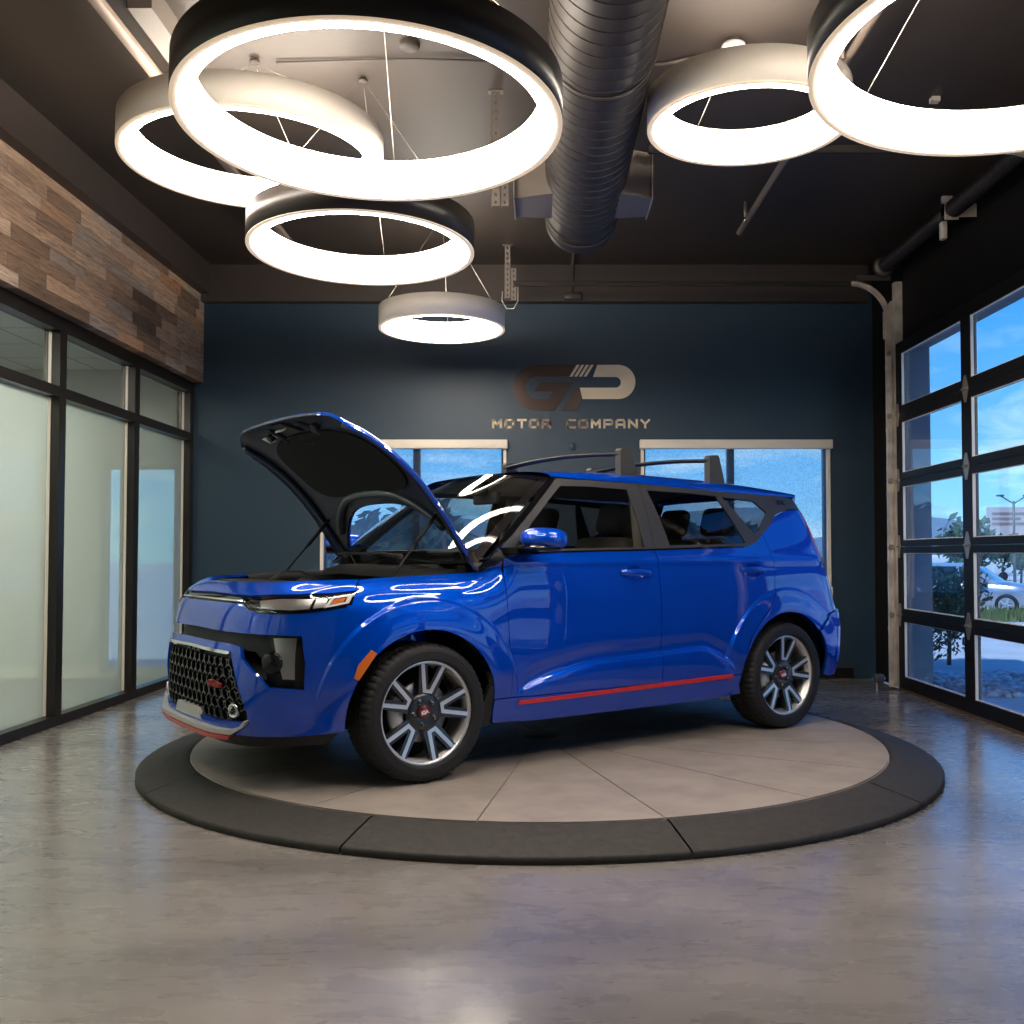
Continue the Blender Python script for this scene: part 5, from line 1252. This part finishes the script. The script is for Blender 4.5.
# silver car parked across the way
def suv(x, y, rz):
    r = empty('parked_car', (x, y, -.72), rz, 'silver sport utility car parked beyond the grass strip, seen through the overhead door', 'car')
    MP = pbr('silver_car_paint', (.50,.50,.53), rough=.28, metal=.7, coat=.8); MG = pbr('dark_car_window', (.012,.016,.022), rough=.08, coat=.8)
    top = pchip([-2.25,-2.15,-1.6,-1.0,.9,1.5,2.05,2.25], [.95,1.02,1.05,1.04,1.02,.98,.86,.70]); half = lambda x: .90*(1-abs(x/2.32)**7)**.5
    P = []
    for i in range(60):
        X = -2.26+4.52*i/59; h = float(top(X)); w = half(X); P.append([(X, s*w*k, z) for s, k, z in ((-1,.90,.26),(-1,.98,.45),(-1,1.,.70),(-1,.96,h-.06),(-1,.86,h),(0,0,h+.05),(1,.86,h),(1,.96,h-.06),(1,1.,.70),(1,.98,.45),(1,.90,.26))])
    b = MB().grid(P); b.add(P[0], [tuple(range(11))[::-1]]); b.add(P[-1], [tuple(range(11))]); b.build('car_body', MP, r)
    cab = [(-2.05,.0),(-1.75,.52),(-1.1,.62),(.05,.62),(.45,.52),(1.12,.0)]
    P = []
    for X, h in cab: w = .80-.20*h; P.append([(X, -.84+.0*h, 1.0), (X, -w, 1.02+h*.92), (X, 0, 1.03+h), (X, w, 1.02+h*.92), (X, .84, 1.0)])
    MB().grid(P, smooth=False).build('car_roof', MP, r)
    for s in (1, -1):
        m = MB()
        for poly in ([(-1.62,1.12),(-1.42,1.50),(-.98,1.54),(-.92,1.12)], [(-.85,1.12),(-.90,1.54),(-.12,1.54),(-.08,1.12)], [(0,1.12),(-.03,1.54),(.18,1.50),(.80,1.12)]):
            pts = [(X, s*(.848-(z-1.0)*.155), z) for X, z in poly]; m.add(pts, [(0,1,2,3)])
        m.build('side_windows', MG, r)
        MB().bevbox(.62, .80, s*.88, s*1.02, 1.02, 1.16, .03, 2).build('car_mirror', MP, r)
        MB().bevbox(1.95, 2.14, s*.55, s*.80, .72, .86, .03, 2).build('car_headlamp', M_REFL, r)
    MB().add([(.50,-.60,1.50),(1.06,-.72,1.06),(1.06,.72,1.06),(.50,.60,1.50)], [(0,1,2,3)]).build('car_windscreen', MG, r)
    for X in (1.38, -1.36):
        for s in (1, -1):
            w = MB().lathe([(.0,-.10),(.22,-.11),(.33,-.11),(.345,-.07),(.345,.07),(.33,.11),(.24,.115)], 40, Matrix.Translation((X, s*.82, .345)) @ Matrix.Rotation(-s*PI/2, 4, 'X')).build('car_wheel', M_TYRE, r)
            h = MB().lathe([(.24,.08),(.23,.10),(.20,.085)], 30, Matrix.Translation((X, s*.82, .345)) @ Matrix.Rotation(-s*PI/2, 4, 'X'))
            for k in range(5):
                a = 2*PI*k/5; h.prism([(.03,-.03),(.22,-.022),(.22,.022),(.03,.03)], .08, .112, M=Matrix.Translation((X, s*.82, .345)) @ Matrix.Rotation(-s*PI/2, 4, 'X') @ Matrix.Rotation(a, 4, 'Z'))
            h.build('wheel_rim', M_FACE, w)
    return r
suv(13.95, 33.0, math.radians(-35))

# ---- sky, sun
w = bpy.data.worlds.new('sky'); SC.world = w; w.use_nodes = True; nt = w.node_tree; nt.nodes.clear()
out = nt.nodes.new('ShaderNodeOutputWorld'); bg = nt.nodes.new('ShaderNodeBackground'); nt.links.new(bg.outputs[0], out.inputs[0])
tc = nt.nodes.new('ShaderNodeTexCoord'); sp = nt.nodes.new('ShaderNodeSeparateXYZ'); nt.links.new(tc.outputs['Generated'], sp.inputs[0])
base = ramp(nt, sp.outputs['Z'], [(0, (.33,.70,1.0)), (.10, (.16,.52,1.0)), (.24, (.045,.32,.98)), (.6, (.02,.16,.70))])
mp = N(nt, 'ShaderNodeMapping'); mp.inputs['Scale'].default_value = (2.2, 2.2, 9.); mp.inputs['Location'].default_value = (.3, .1, .35); nt.links.new(tc.outputs['Generated'], mp.inputs[0])
cn = N(nt, 'ShaderNodeTexNoise', Scale=2.6, Detail=9., Roughness=.62, Distortion=.4); nt.links.new(mp.outputs[0], cn.inputs['Vector'])
cm = N(nt, 'ShaderNodeMapRange'); cm.inputs[1].default_value = .47; cm.inputs[2].default_value = .72; nt.links.new(cn.outputs['Fac'], cm.inputs[0])
hz = N(nt, 'ShaderNodeMapRange'); hz.inputs[1].default_value = .30; hz.inputs[2].default_value = .06; nt.links.new(sp.outputs['Z'], hz.inputs[0])
mx = N(nt, 'ShaderNodeMix', data_type='RGBA'); nt.links.new(mth(nt, 'MULTIPLY', cm.outputs[0], hz.outputs[0]), mx.inputs[0]); nt.links.new(base, mx.inputs[6]); mx.inputs[7].default_value = (.72,.92,1.05,1)
nt.links.new(mx.outputs[2], bg.inputs[0]); bg.inputs[1].default_value = 1.55
sl = bpy.data.lights.new('sun', 'SUN'); sl.energy = 4.5; sl.color = (.72, .86, 1.); sl.angle = .02
so = bpy.data.objects.new('sun', sl); COL.objects.link(so); so.rotation_euler = Vector((.36, .36, -.86)).to_track_quat('-Z', 'Y').to_euler()
